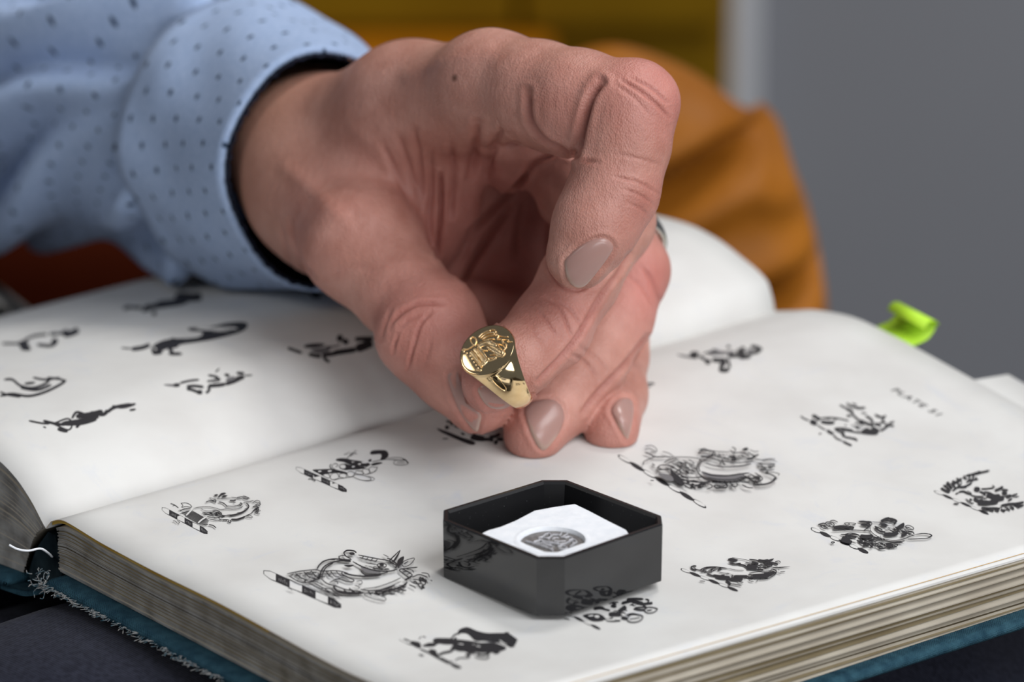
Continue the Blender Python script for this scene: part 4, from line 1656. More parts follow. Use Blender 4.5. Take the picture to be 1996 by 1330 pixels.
# oval floor with the crest raised on it, traced in photo pixels on the oval's plane
ozz = wz - .0008
g = np.linspace(-1, 1, 150)
GA, GB = np.meshgrid(g, g, indexing='ij')
W3 = np.c_[(oc2 + GA.reshape(-1, 1) * eA + GB.reshape(-1, 1) * eB), np.full(GA.size, ozz)]
PXg = to_px(W3)
X_, Y_ = PXg[:, 0].reshape(GA.shape), PXg[:, 1].reshape(GA.shape) * 2.2
S2 = lambda pts: [(980 + a / 7.677, (1000 + b / 7.677) * 2.2) for a, b in pts]
relief = []
for r, h, pts in [
    (2.6, .55, [(350, 445), (430, 462)]), (2.6, .55, [(450, 470), (600, 515), (740, 570)]), (2.2, .5, [(735, 545), (745, 578)]),
    (2.4, .5, [(470, 450), (560, 425), (590, 445), (650, 480), (720, 500)]), (2.2, .5, [(560, 425), (540, 395), (600, 372), (640, 340), (690, 322), (720, 345)]),
    (2.4, .5, [(620, 390), (690, 395), (740, 350), (800, 345), (850, 350)]), (2.0, .5, [(865, 340), (880, 312)]), (2.0, .5, [(900, 375), (940, 350), (965, 330)]),
    (2.2, .5, [(880, 380), (940, 385), (1000, 375), (1040, 400)]), (2.4, .5, [(1000, 425), (1060, 415), (1105, 450), (1070, 480), (1010, 520)]),
    (2.0, .5, [(1030, 440), (1060, 460), (1040, 490)]), (2.4, .55, [(580, 425), (680, 460), (780, 480), (860, 490)]), (2.0, .5, [(690, 440), (760, 465), (830, 470)]),
    (2.2, .5, [(860, 490), (950, 470), (1000, 440)]), (2.0, .5, [(830, 520), (900, 510), (960, 535), (930, 560), (850, 560)]), (1.6, .4, [(740, 410), (770, 390), (830, 385)]),
    (1.6, .4, [(600, 490), (680, 505), (760, 520)]), (3.5, .3, [(780, 430), (860, 435), (930, 430)]), (1.4, .4, [(520, 470), (600, 470), (660, 490)]),
]:
    relief.append((r, h * .001, S2(pts)))
hz = heightfield(relief, X_, Y_)
inn = (GA ** 2 + GB ** 2) < 1.0
W3[:, 2] += hz.reshape(-1)
idx_ = np.arange(GA.size).reshape(GA.shape)
keep = inn[:-1, :-1] & inn[1:, :-1] & inn[1:, 1:] & inn[:-1, 1:]
Fq = np.stack([idx_[:-1, :-1], idx_[1:, :-1], idx_[1:, 1:], idx_[:-1, 1:]], -1)[keep]
M['relief_grey'] = new_mat('pale_grey_impression', (0.40, 0.40, 0.42), 0.45, 0.1)
noise_color(M['relief_grey'], (0.33, 0.33, 0.35), (0.50, 0.50, 0.53), 900, 3)
fm = (hz.reshape(-1)[Fq].mean(1) > 0.00022).astype(int)
used, inv = np.unique(Fq, return_inverse=True)
imp = mesh_obj('oval_impression', W3[used], inv.reshape(-1, 4), None, mats=[M['graphite'], M['relief_grey']], fmat=fm)
tag(adopt(wax, imp), 'dark grey oval with a pale crest')
# ------------------------------------------------------------------ gold signet ring on the tip of the middle finger
M['gold'] = new_mat('polished_gold', (0.90, 0.66, 0.36), 0.07, 1.0)
noise_color(M['gold'], (0.86, 0.62, 0.33), (0.92, 0.69, 0.39), 500, 2)
M['gold_relief'] = new_mat('frosted_gold', (0.83, 0.58, 0.30), 0.33, 1.0)
_gn = noise_color(M['gold_relief'], (0.80, 0.54, 0.26), (0.95, 0.73, 0.45), 1500, 3)

nth_, nt_ = 49, 30
th_ = np.linspace(-math.pi / 2, math.pi / 2, nth_)
chunks = []
PSI1, WB, RB = math.radians(118), 0.0021, 0.0100
for sg in (1, -1):
    Vr = []
    for t in np.linspace(0, 1, nt_):
        xs, aa = LS * np.cos(th_), LA * np.sin(th_)
        if t < 0.10:       # rounded rim of the table and the short upright wall under it
            k = t / 0.10
            xs = xs * (1 + 0.025 * math.sin(k * math.pi / 2))
            aa = aa * (1 + 0.025 * math.sin(k * math.pi / 2))
            hh = HT - 0.00018 * (1 - math.cos(k * math.pi / 2)) - 0.0004 * k
            psi, r, a = np.arctan2(xs, hh), np.hypot(xs, hh), aa
        else:
            k = (t - 0.10) / 0.90
            xs, aa = xs * 1.025, aa * 1.025
            hh = HT - 0.00058
            p0, r0 = np.arctan2(xs, hh), np.hypot(xs, hh)
            ks = k * k * (3 - 2 * k)
            psi = p0 + (PSI1 - p0) * (0.35 * k + 0.65 * k ** 1.25)
            kr = 1 - (1 - k) ** 1.8
            dome = RB - 0.0005 * np.sin(th_) ** 2
            r = r0 + (dome - r0) * kr
            kw = 1 - (1 - k) ** 1.35
            a = aa + (WB * np.sin(th_) - aa) * kw
            # the middle of the shoulder must not dip below the edges
            r = np.maximum(r, RIN + 0.0009)
        Vr.append(cyl(sg * psi, r, a))
    Vr = np.vstack(Vr)
    chunks.append((list(Vr), grid_faces(nt_, nth_, flip=sg > 0)))
    # inner wall following the two side edges
    for e in (0, nth_ - 1):
        edge_ = Vr.reshape(nt_, nth_, 3)[:, e]
        q = edge_ - hc
        a = q @ ea
        ps = np.arctan2(q @ es, q @ nf)
        inner = cyl(ps, np.full(nt_, RIN), a * 0.97)
        mid = cyl(ps, np.hypot(q @ es, q @ nf) * 0.25 + RIN * 0.75, a)
        Vw = np.stack([edge_, mid, inner], 1).reshape(-1, 3)
        chunks.append((list(Vw), grid_faces(nt_, 3, flip=(e == 0) != (sg > 0))))
    # inner cylinder
    ed0 = Vr.reshape(nt_, nth_, 3)[:, 0] - hc
    ed1 = Vr.reshape(nt_, nth_, 3)[:, -1] - hc
    rows = []
    for i in range(nt_):
        p0, p1 = math.atan2(ed0[i] @ es, ed0[i] @ nf), math.atan2(ed1[i] @ es, ed1[i] @ nf)
        a0, a1 = ed0[i] @ ea * .97, ed1[i] @ ea * .97
        rows.append(cyl(np.full(9, p0), np.full(9, RIN), np.linspace(a0, a1, 9)))
    chunks.append((list(np.vstack(rows)), grid_faces(nt_, 9, flip=sg < 0)))
# plain band round the back
nb = 40
ps = np.linspace(PSI1, 2 * math.pi - PSI1, nb)
sec = [(RB - 0.0005 * math.sin(x) ** 2, WB * math.sin(x)) for x in np.linspace(-math.pi / 2, math.pi / 2, 13)] + [(RIN + .0003, WB), (RIN, WB * .9), (RIN, 0), (RIN, -WB * .9), (RIN + .0003, -WB)]
Vb = np.vstack([cyl(np.full(len(sec), p), np.array([s[0] for s in sec]), np.array([s[1] for s in sec])) for p in ps])
chunks.append((list(Vb), grid_faces(nb, len(sec), wrap_v=True)))
V_, F_ = merge(chunks)
ring = tag(empty('signet_ring', tuple(hc)), 'gold oval signet ring with a crest in relief, held at the fingertips above the book', 'ring')
bmr = bmesh.new()
vv_ = [bmr.verts.new(v) for v in V_]
for f in F_:
    try:
        bmr.faces.new([vv_[i] for i in f])
    except ValueError:
        pass
bmesh.ops.remove_doubles(bmr, verts=bmr.verts[:], dist=2e-6)
bmesh.ops.recalc_face_normals(bmr, faces=bmr.faces[:])
hoop = bm_obj('hoop', bmr, M['gold'], ring, True)

# the flat oval table with the crest raised in relief, traced from the photograph on the table's plane
DOME = 0.00042      # the oval is slightly convex
ng = 300
g1 = np.linspace(-1.0, 1.0, ng)
GA, GS = np.meshgrid(g1, g1, indexing='ij')
rr = np.sqrt(GA ** 2 + GS ** 2)
W3 = fc + GA.reshape(-1, 1) * LA * ea + GS.reshape(-1, 1) * LS * es
pxg = to_px(W3)
X_, Y_ = pxg[:, 0].reshape(GA.shape), pxg[:, 1].reshape(GA.shape)
Z4 = lambda pts: [(840 + a / 4.157, 600 + b / 4.157) for a, b in pts]
RL = []
u = 0.001
for r, h, pts in [
    # torse of beads along the lower left
    *[(3.6, .50, [p]) for p in [(268, 358), (292, 372), (318, 396), (334, 420), (350, 446), (368, 470), (384, 494)]],
    (4.2, .5, [(376, 505), (405, 510)]), (3.0, .45, [(255, 345), (285, 340)]),
    # neck and draped mane
    (7.5, .40, [(330, 372), (370, 420), (400, 460)]), (7.5, .48, [(360, 350), (400, 400), (430, 440)]), (7.0, .50, [(392, 340), (430, 385), (450, 420)]), (6.0, .45, [(415, 470), (440, 450), (465, 420)]),
    (2.2, .56, [(335, 360), (372, 400), (420, 480)]), (2.2, .58, [(360, 345), (395, 385), (440, 455)]), (2.2, .6, [(385, 340), (420, 380), (455, 430)]), (2.0, .6, [(345, 400), (380, 440), (412, 490)]),
    # loop at the back
    (2.6, .55, [(352, 310), (330, 285), (322, 258), (340, 240), (362, 250), (372, 280), (362, 312)]), (2.4, .5, [(265, 335), (300, 340), (330, 325), (352, 310)]),
    # head
    (9.5, .55, [(420, 300), (470, 290), (520, 310)]), (8.0, .60, [(400, 315), (440, 295), (490, 285)]), (8.5, .55, [(500, 320), (540, 340), (575, 365)]), (7.0, .50, [(520, 360), (560, 380), (580, 390)]),
    (6.0, .5, [(470, 330), (500, 350), (530, 370)]), (3.0, .70, [(395, 325), (420, 350), (460, 355)]), (2.0, .8, [(500, 300), (520, 295), (535, 305)]),
    # mouth and chin curls
    (3.0, .55, [(490, 390), (520, 385), (545, 395)]), (3.0, .5, [(480, 415), (510, 410), (540, 400), (570, 395)]), (2.6, .45, [(470, 435), (500, 430), (530, 415)]), (2.6, .55, [(590, 350), (602, 375), (590, 395)]),
    # hair over the crown
    (3.4, .60, [(395, 240), (420, 215), (450, 200), (480, 190)]), (3.4, .64, [(410, 250), (440, 225), (475, 212), (510, 208)]), (3.2, .64, [(425, 262), (460, 240), (500, 230), (530, 230)]),
    (3.0, .55, [(480, 185), (515, 182), (530, 200), (515, 215)]), (3.0, .6, [(530, 215), (552, 230), (545, 255)]), (3.0, .6, [(545, 262), (575, 262), (590, 285)]), (2.6, .55, [(560, 300), (590, 310), (605, 330)]),
    (2.4, .55, [(560, 232), (600, 240), (625, 238)]), (2.2, .5, [(575, 262), (612, 262), (630, 265)]), (2.0, .5, [(622, 277), (660, 278)]), (2.2, .5, [(585, 290), (605, 292), (618, 305)]),
    (2.0, .75, [(440, 275), (480, 262), (520, 262)]), (2.0, .75, [(548, 300), (560, 325), (575, 340)]), (2.0, .5, [(610, 300), (615, 325), (600, 345)]),
]:
    RL.append((r / 2.1 * 1.15, h * u * .62, Z4(pts)))
hz = heightfield(RL, X_, Y_)
# fine engraving on the raised parts
rn = np.random.default_rng(3)
hz = hz + (hz > 2e-5) * 0.000012 * np.sin(X_ * 2.1 + 3 * np.sin(Y_ * .35)) * np.sin(Y_ * 1.7)
W3 = W3 + (hz + DOME * (1 - rr ** 2)).reshape(-1, 1) * nf
idx_ = np.arange(GA.size).reshape(GA.shape)
inside = rr <= 0.995
keep = inside[:-1, :-1] & inside[1:, :-1] & inside[1:, 1:] & inside[:-1, 1:]
hi = hz > 2e-5
grow = hi.copy()
for dx in (-1, 0, 1):
    for dy in (-1, 0, 1):
        grow |= np.roll(np.roll(hi, dx, 0), dy, 1)
keep &= grow[:-1, :-1] & grow[1:, :-1] & grow[1:, 1:] & grow[:-1, 1:]
Fq = np.stack([idx_[:-1, :-1], idx_[1:, :-1], idx_[1:, 1:], idx_[:-1, 1:]], -1)[keep]
used, inv = np.unique(Fq, return_inverse=True)
W3[:] = W3 - 0.00001 * nf
crest = mesh_obj('crest_relief', W3[used], inv.reshape(-1, 4), M['gold_relief'])
tag(adopt(ring, crest), 'frosted gold crest raised on the oval face')
tt = np.linspace(0, 2 * math.pi, 128, endpoint=False)
Vt = np.vstack([fc + (np.cos(tt) * k)[:, None] * LA * ea + (np.sin(tt) * k)[:, None] * LS * es - dz * nf for k, dz in ((1.0, 0.00006), (.985, -.00003), (.95, DOME * .95 ** 2 - DOME), (.85, DOME * .85 ** 2 - DOME), (.7, DOME * .7 ** 2 - DOME), (.5, DOME * .25 - DOME), (.25, DOME * .0625 - DOME), (.02, -DOME))])
Ft = grid_faces(8, 128, wrap_v=True) + [tuple(7 * 128 + k for k in range(128))]
M['gold_table'] = new_mat('mirror_polished_gold', (0.86, 0.62, 0.34), 0.045, 1.0)
tb = mesh_obj('oval_face', Vt, Ft, M['gold_table'])
b5 = bmesh.new()
b5.from_mesh(tb.data)
bmesh.ops.recalc_face_normals(b5, faces=b5.faces[:])
b5.to_mesh(tb.data)
b5.free()
adopt(ring, tb)
# hallmark struck on the shoulder: a small lozenge outline standing just proud of the metal
hb_ = BVHTree.FromPolygons([np.array(v.co) + hc for v in hoop.data.vertices] if False else [Vector(np.array(v.co)) for v in hoop.data.vertices], [tuple(p.vertices) for p in hoop.data.polygons])
pth = []
for p in catmull([(958, 737), (966, 733), (975, 741), (986, 756), (984, 762), (975, 757), (963, 746)], 5, True):
    d = rays([p])[0]
    d /= np.linalg.norm(d)
    h = hb_.ray_cast(Vector(CAM), Vector(d))
    if h[0] is not None:
        pth.append(np.array(h[0]) - d * 0.00005)
if len(pth) > 12:
    V_, F_ = tube(pth + pth[:1], 0.00013, 6)
    adopt(ring, mesh_obj('hallmark', V_, F_, M['gold']))
# ------------------------------------------------------------------ engraved crests printed on the pages
# Each entry: (x0, y0, scale) of the tracing frame, then line-work.  s<w> stroke, c<w> closed stroke, F filled, G thin-ink fill,
# P bare paper left inside the ink, H<gap> hatching inside an outline, T twisted wreath: x0,y0 x1,y1 half-width pieces.
CRESTS = {
'hooded horse with plume': ((560, 860, 7.677), """
B 130,408 890,748 42 6
F 375,438 500,428 640,422 700,425 760,440 880,470 890,500 800,480 640,490 560,500 520,520 500,505
F 735,275 800,262 890,268 960,285 1180,320 1240,360 1170,385 1040,375 920,345 860,320 740,300
F 860,345 920,360 1040,385 1150,392 1130,420 980,425 880,440 830,420 800,370
F 1240,180 1280,148 1400,140 1480,150 1515,200 1500,250 1430,290 1390,285 1410,240 1400,200 1340,200 1260,205
P 960,312 1000,305 1010,325 975,335
P 1110,320 1180,315 1210,332 1130,340
P 1060,345 1095,340 1100,358 1070,362
P 460,455 500,450 510,465 475,470
P 610,448 660,442 655,462 615,468
P 970,385 1010,380 1000,398 970,400
c6 780,380 800,358 850,355 885,380 880,415 840,428 795,415
P 790,382 806,366 848,363 872,384 868,408 838,418 802,408
s9 655,350 640,385 660,420 720,455 800,480 880,490
s5 690,350 670,385 690,415 760,450 880,478
s5 690,350 730,345 760,370 720,400
s8 860,320 920,345 1020,380 1130,400
s6 900,430 1000,430 1130,415 1240,360
s9 1250,360 1330,335 1420,330
F 1265,355 1340,335 1425,332 1380,352 1280,372
s5 1270,320 1330,305 1400,290 1500,282 1620,288 1700,290
s4 1500,262 1600,255 1700,258 1760,280
c5 1590,330 1620,295 1700,290 1780,300 1810,340 1760,365 1660,368 1610,355
s7 1720,280 1770,285 1790,320 1815,345
s3 1640,320 1700,310 1760,320
s3 1640,345 1700,335 1760,345
c5 530,520 570,495 620,505 640,550 600,560
c5 645,530 680,490 740,485 775,540 740,575 660,580
c5 780,545 790,500 860,490 890,530 860,560
c5 895,500 920,465 980,470 1005,500 980,535 920,540
c5 1010,490 1040,455 1110,460 1140,500 1090,505
c5 1120,450 1150,425 1210,430 1235,480 1190,505 1150,500
c5 1220,420 1260,395 1320,400 1345,410 1320,460 1250,480
s4 690,600 760,575 860,560 990,540
s4 1190,510 1280,480 1340,430 1350,390
c5 980,535 1030,510 1130,520 1240,560 1250,590 1150,600 1040,570
s4 1200,530 1290,560 1300,590 1230,605 1150,602
s5 880,280 940,230 1010,170
s5 850,210 900,195 930,170
s5 930,210 990,185 1045,205
s4 1000,150 1045,160
s4 905,250 960,225 1000,205
F 1215,295 1260,280 1255,310 1230,318
s7 315,580 360,575 390,600
s7 375,575 420,600 395,612
"""),
'horse with axe and sheaf': ((300, 950, 8.317), """
B 130,350 870,740 48 6
s8 270,270 330,290 400,340
s5 300,310 340,300 380,330
c6 440,265 520,260 590,290 610,330 520,320 450,330 470,300
s7 420,400 480,360 600,350
s7 420,440 640,370
H13 430,410 600,370 900,540 860,630 760,630 640,560 500,470
R6 780,430 1100,520 1160,480 1100,410 940,400
R6 1200,470 1460,430 1550,320 1520,300 1430,400
R6 1620,440 1740,440 1720,260 1620,260 1660,340
R5 960,520 1300,560 1500,500 1440,540 1100,570
s6 400,400 440,390 600,365
s6 520,480 560,430 620,375
s6 720,600 780,545 860,500
P 520,470 560,425 615,372 635,380 580,440 535,482
P 715,590 775,535 855,490 870,502 790,555 730,605
s7 640,365 740,345 880,340 1000,360 1080,385 1180,375 1290,380 1400,360 1450,320
s5 760,370 830,400 900,410 960,400
s10 950,410 1020,400 1090,440 1110,480 1200,480
s9 780,440 860,430 950,460 1020,440 1090,470
s8 800,470 880,470 980,490 1090,480
s7 860,500 960,520 1080,500 1160,490
s7 900,540 1000,560 1100,550 1180,545
s5 960,400 1000,430 1050,430
s14 1180,478 1300,470 1420,430 1510,380 1540,330 1500,280
s10 1230,490 1340,470 1450,430 1530,370
s20 1250,545 1350,545 1430,520 1480,500
s10 1120,560 1200,550 1210,590 1250,590 1230,560
s6 1480,500 1540,520 1600,510 1550,480 1500,490
s9 1480,490 1560,460 1610,420
s12 1600,420 1640,380 1690,350 1640,330 1600,350
s10 1620,400 1700,380 1680,410 1640,430
s8 1630,440 1690,460 1720,455
s9 1640,310 1700,320 1730,300 1690,270
s8 1600,280 1660,240 1710,250 1725,290
s7 1640,270 1690,290
s8 1450,270 1540,260 1620,240
s10 1350,190 1440,180 1540,200 1480,215 1440,200
s6 1440,160 1500,180 1560,210
s8 1250,190 1350,200 1430,210
s6 905,195 1000,215 1110,210 1250,200
s12 1050,265 1110,275 1160,310 1190,345
s9 1180,330 1280,335 1380,315 1410,270
s12 1400,280 1430,300 1390,330
s16 1230,240 1290,245 1330,235
s8 1290,280 1330,270
F 980,150 1020,140 1045,155 1010,170 985,168
F 1065,150 1100,120 1160,115 1165,135 1100,155 1060,190 1040,185
F 1100,185 1140,160 1195,160 1170,180 1110,195
s10 840,270 920,245 1000,270
s12 930,245 1000,235 1000,280
s6 905,195 920,225 960,240
s12 890,635 960,650 1010,690
s8 780,620 830,640 880,630
s8 310,575 350,580 370,610
s7 375,570 420,600 390,612
"""),
'bridled horse with spiked horn': ((500, 1060, 5.544), """
B 75,310 915,680 46 6
R8 900,480 1000,560 1300,560 1560,500 1640,420 1620,380 1500,460 1300,500 1130,520 1000,480
R7 1680,400 1760,520 1840,480 1860,400 1780,350
R6 1150,530 1500,480 1640,440 1600,540 1350,580
R5 1180,240 1440,290 1500,300 1300,320 1150,270
R5 340,350 640,320 920,340 700,400 520,440
s9 330,355 480,325 640,310 700,325 840,320 940,330
s9 350,375 440,430 520,450 680,410
s8 420,345 470,390 560,430
s8 510,330 570,390 650,410
s8 590,320 640,380 690,400
s7 745,320 790,380 830,390
s7 800,325 850,385 900,385
s7 860,325 900,370 950,380
s7 560,450 640,440 720,480
s8 560,455 700,520 800,560
s8 620,450 760,530 860,590
s8 700,510 800,520 860,560 930,600
s8 740,540 830,590 900,600
s9 790,450 880,410 980,440 1040,440 1050,420 1000,400 930,360 930,335 990,350
s5 870,410 940,395 1000,425
s11 655,305 680,260 740,215 840,195 940,205 1020,215
s6 700,230 760,205 850,205
s11 690,400 695,340 730,280 800,240 900,215 1020,225
s9 705,400 720,340 760,280 830,240
s10 700,410 760,460 860,490 980,530 1130,545
s18 830,490 880,550 1000,570 1150,565
s13 860,540 960,555 1100,560 1160,560
s9 840,440 870,440 880,470
s6 1080,440 1130,430 1140,460 1100,480
s6 1060,480 1110,500 1100,520
s10 1120,525 1250,540 1390,520 1500,480
s14 1290,550 1420,540 1560,500 1630,450
s6 1150,520 1300,500 1450,450 1560,400
s5 1280,510 1400,470 1500,430
s5 1330,530 1450,490 1560,440
c7 1160,575 1240,565 1350,600 1400,625 1370,650 1270,630 1190,600
s14 945,350 1050,375 1200,385 1350,370
s9 1130,330 1180,370 1300,365 1420,340
G 1130,270 1250,310 1330,320 1330,350 1200,350 1140,310
s11 1040,225 1120,270 1200,300 1300,325 1430,330 1520,310
s12 940,130 980,105 1050,110 1080,130
s9 940,130 970,170 1020,195
s7 890,170 940,160 1000,180
s9 890,165 900,195 960,205 1030,205
F 1000,130 1050,125 1060,150 1020,155
s9 1100,155 1200,175 1330,200 1420,215 1460,240
s7 1110,180 1200,205 1300,225
s7 1160,165 1140,190
s7 1210,180 1180,210
s7 1260,190 1230,220
s7 1310,200 1280,230
s6 1180,240 1300,260
c9 1300,260 1350,245 1400,260 1390,285 1320,280
F 1330,255 1370,250 1375,275 1340,275
s6 1210,280 1330,310 1430,310
F 1430,220 1480,165 1555,100 1530,170 1490,225
P 1450,215 1500,165 1540,120 1500,180 1470,220
F 1535,200 1590,170 1590,210 1550,275 1520,250
c7 1570,260 1600,220 1705,190 1670,250 1600,285
s7 1590,255 1640,225
s11 1410,190 1460,210 1520,260 1540,300
s6 1370,150 1430,180
s9 1460,240 1510,270 1500,300
c10 1540,320 1580,310 1680,370 1650,400 1600,370
s7 1580,340 1640,330
s7 1620,370 1670,350
s10 1560,310 1640,300 1740,290
s7 1620,310 1680,320 1700,350
s14 1600,430 1660,400 1670,380
s9 1680,400 1760,370 1850,400
s7 1780,350 1850,360 1870,400
s9 1690,420 1760,430 1830,460 1780,500
s8 1660,440 1720,470 1780,470
s7 1880,430 1900,440
s12 1540,500 1580,540 1620,540
s8 1480,540 1540,560
s7 1650,480 1700,500 1720,520
F 945,270 990,265 1055,268 1000,292
s6 340,520 375,525 380,545
s6 385,525 420,540
"""),
'great horse with flowing mane': ((1190, 850, 5.544), """
T 85,215 1030,775 30 7
R7 660,400 1000,510 1080,560 900,590 780,570 690,500
R6 980,440 1300,480 1450,440 1500,470 1300,520 1080,520
R6 1400,440 1560,560 1660,540 1620,440 1520,430
R6 1560,300 1780,320 1760,420 1600,420
R6 560,360 760,440 930,430 940,300 700,300
R5 1040,200 1270,290 1500,290 1480,240 1300,220
R5 400,300 560,380 600,520 500,430
R5 1120,550 1400,560 1360,600 1120,610
s7 360,310 420,285 500,262 700,265 850,268 960,280
s8 360,310 350,350
s10 370,215 430,235 480,262 600,262
s5 370,180 420,170 460,190 490,200
s6 370,150 440,140 490,170 500,200 470,215 430,205
s6 560,205 620,220 680,255
s8 505,380 540,355 620,355 700,390 760,430
s9 510,370 520,400 600,400 650,390
F 650,390 700,440 760,490 800,560 760,570 700,530 660,490
G 520,440 600,450 660,470 680,520 620,520 540,480
s8 580,325 640,290 720,280
s6 600,340 700,300 740,285
s7 660,330 740,370 800,420 900,450
s7 720,310 800,340 830,390 900,420
s6 780,300 840,330 870,370 930,400
s6 840,290 890,320 900,350
s9 720,440 800,480 900,490 1000,480
s12 760,500 860,530 980,540 1080,540
s9 790,540 880,570 980,560 1080,520
s7 700,440 740,400 760,430 720,470
s9 970,295 935,370 945,430 1000,490 1080,520
s9 990,300 955,370 965,430
c7 960,290 1000,285 1010,305 980,320
G 980,420 1100,450 1300,460 1400,440 1450,470 1350,520 1150,520 1030,480
s11 1000,430 1100,465 1250,470 1400,450 1500,440
s9 1050,490 1180,510 1330,510 1400,490
s9 1020,330 1120,360 1250,375 1400,365 1520,340
s9 1010,300 1060,280 1140,290 1190,320 1180,350
s7 950,190 1000,180 1130,205 1290,215
s12 950,230 1000,180 1040,190
s16 970,260 1040,265 1100,250 1100,220
s10 980,200 1060,200 1120,215 1130,250
s9 1110,250 1200,275 1270,290
s14 1270,265 1330,270 1350,300 1300,295
s7 1220,310 1330,330 1450,325 1540,310
s12 1200,290 1220,340 1240,350
s9 1290,200 1340,220 1400,220 1460,230 1500,260
s9 1310,160 1350,180 1340,210
F 1420,190 1460,165 1490,175 1470,200
s16 1470,290 1530,280 1560,250
s12 1540,280 1580,250 1600,240
s9 1480,210 1520,240 1560,260
s6 1500,190 1560,210 1600,205
s7 1560,290 1640,300 1700,290 1780,290
s5 1640,310 1720,300 1800,320
s6 1600,340 1700,350 1780,340
s7 1620,370 1700,380 1780,370
s6 1640,400 1720,410 1770,400
s9 1660,440 1740,460 1790,500 1760,530
s14 1780,490 1740,540 1660,565 1560,570
s6 1740,430 1820,450 1810,470
s12 1400,490 1480,500 1560,540
s9 1440,470 1500,500 1560,500 1600,520
s9 1500,450 1560,480 1620,500
s9 1560,440 1620,480 1640,510 1580,550
s8 1380,510 1420,540 1500,545
s10 1200,540 1260,570 1240,600 1150,605 1110,580
s7 1120,575 1200,590 1260,570
s8 1290,550 1330,590 1370,580 1360,550
s7 1310,560 1330,575
s9 1420,570 1480,600 1540,605
s8 910,590 980,570 1060,560 1100,590 1040,620
s6 960,600 1020,590
s9 1090,545 1250,545 1400,540
s7 780,565 820,590 850,610
s8 430,525 470,525
"""),
'horse holding a sprig': ((1540, 770, 8.317), """
s20 170,345 230,390 310,420
R14 900,480 1160,620 1440,640 1560,560 1480,460 1240,440
R12 400,360 640,440 860,400 700,360
R14 640,560 880,660 1020,600 840,540
s60 330,430 400,460 430,470
s40 360,340 430,370 480,420
s16 480,390 620,375 760,385 880,410 950,430
s40 500,440 620,460 720,455
s10 430,480 520,550 580,575
P 460,490 540,520 560,550 500,520
s34 600,580 660,620 700,640
s30 720,560 830,555 930,570 1020,590
s36 820,600 860,640 870,690
s14 700,660 760,720 850,750
P 705,600 760,640 820,710 760,690
s26 860,760 930,800 1000,830
s24 880,690 1000,710 1090,740
s20 1040,700 1090,760
s20 900,580 1000,600 1120,620 1240,610
s60 1180,590 1320,600 1440,590
s26 1140,620 1300,640 1420,640
s30 1480,590 1560,530 1590,480
s40 1540,520 1610,500
s24 1600,480 1690,440
s20 1600,500 1690,520
s26 1500,440 1520,380 1550,340
s26 1380,330 1440,360 1520,380
s20 1480,440 1560,470
s34 1130,420 1240,470 1360,510
s22 1000,310 1060,370 1130,430
s26 920,345 990,350
s14 1160,300 1240,310
s26 1230,350 1310,400 1350,470
s20 1370,470 1450,480 1500,450
s30 920,240 990,270 1020,310
s18 810,170 880,210 960,240
s20 920,140 980,190 1040,220
s26 1040,200 1120,225 1220,220
s14 1000,150 1080,170
s16 1050,470 1160,460
s16 1060,520 1120,530
s18 890,500 910,510
s14 470,640 510,640
"""),
'winged unicorn': ((1800, 900, 10.18), """
T 215,590 1290,1050 34 6
R16 1240,680 1560,760 1700,720 1640,600 1400,600
R14 1080,800 1380,860 1600,760 1300,740 1000,760
R12 480,560 700,440 1080,300 1000,240 700,360 420,480
R12 1200,960 1600,1020 1980,920 1960,840 1560,890
s36 350,540 430,590 520,630
s26 400,480 470,540 540,610
s40 470,420 510,480 570,560
s34 580,390 640,470
s26 560,440 620,520 640,560
s26 660,340 720,420
s20 640,400 700,470 690,520
s22 720,340 760,420
s20 800,290 850,380
s22 760,440 720,500
s24 900,260 920,340 860,440
s20 960,270 1000,320 900,420
s30 1080,215 1160,230 1310,195
s24 1000,270 1080,260 1160,235
s24 840,300 960,270 1080,230
s30 580,600 680,530 800,520 900,480 960,440
s18 740,540 860,530
s20 1000,380 1090,370
s26 940,420 1020,370 1060,330
s26 700,620 800,610 860,640 960,670
s20 640,660 700,640
s12 860,600 940,640 960,700
s70 1010,560 1120,580
s20 1150,560 1240,560 1400,540
s26 1120,610 1200,650 1230,690
s16 960,690 1060,710 1200,710
s20 1200,620 1320,640 1400,690
s60 1250,690 1400,710 1520,700
s70 1340,790 1500,760 1600,740
s40 1420,600 1520,560 1580,520
s30 1560,580 1680,590
s50 1560,640 1660,660
s50 1640,720 1750,700
s20 1740,700 1870,660
s14 1760,720 1900,715
s26 1680,800 1760,760
s16 1370,490 1420,540
s40 1000,760 1080,800 1200,830
s50 1080,850 1220,860 1340,850
s60 1200,830 1350,840 1480,820
s30 920,760 960,800
s16 840,760 930,840 1000,850
s16 1000,740 1140,740 1260,760
s30 1150,940 1280,950 1420,950 1520,960
s20 1160,980 1300,1000
s36 1540,900 1700,870 1850,860 1996,830
s26 1300,980 1400,1010
s26 1420,980 1500,1020
s26 1540,970 1620,1020
s22 1640,940 1720,1000
s22 1740,910 1800,980
s22 1840,890 1900,950
s24 1880,930 1996,890
s20 600,860 700,865
"""),
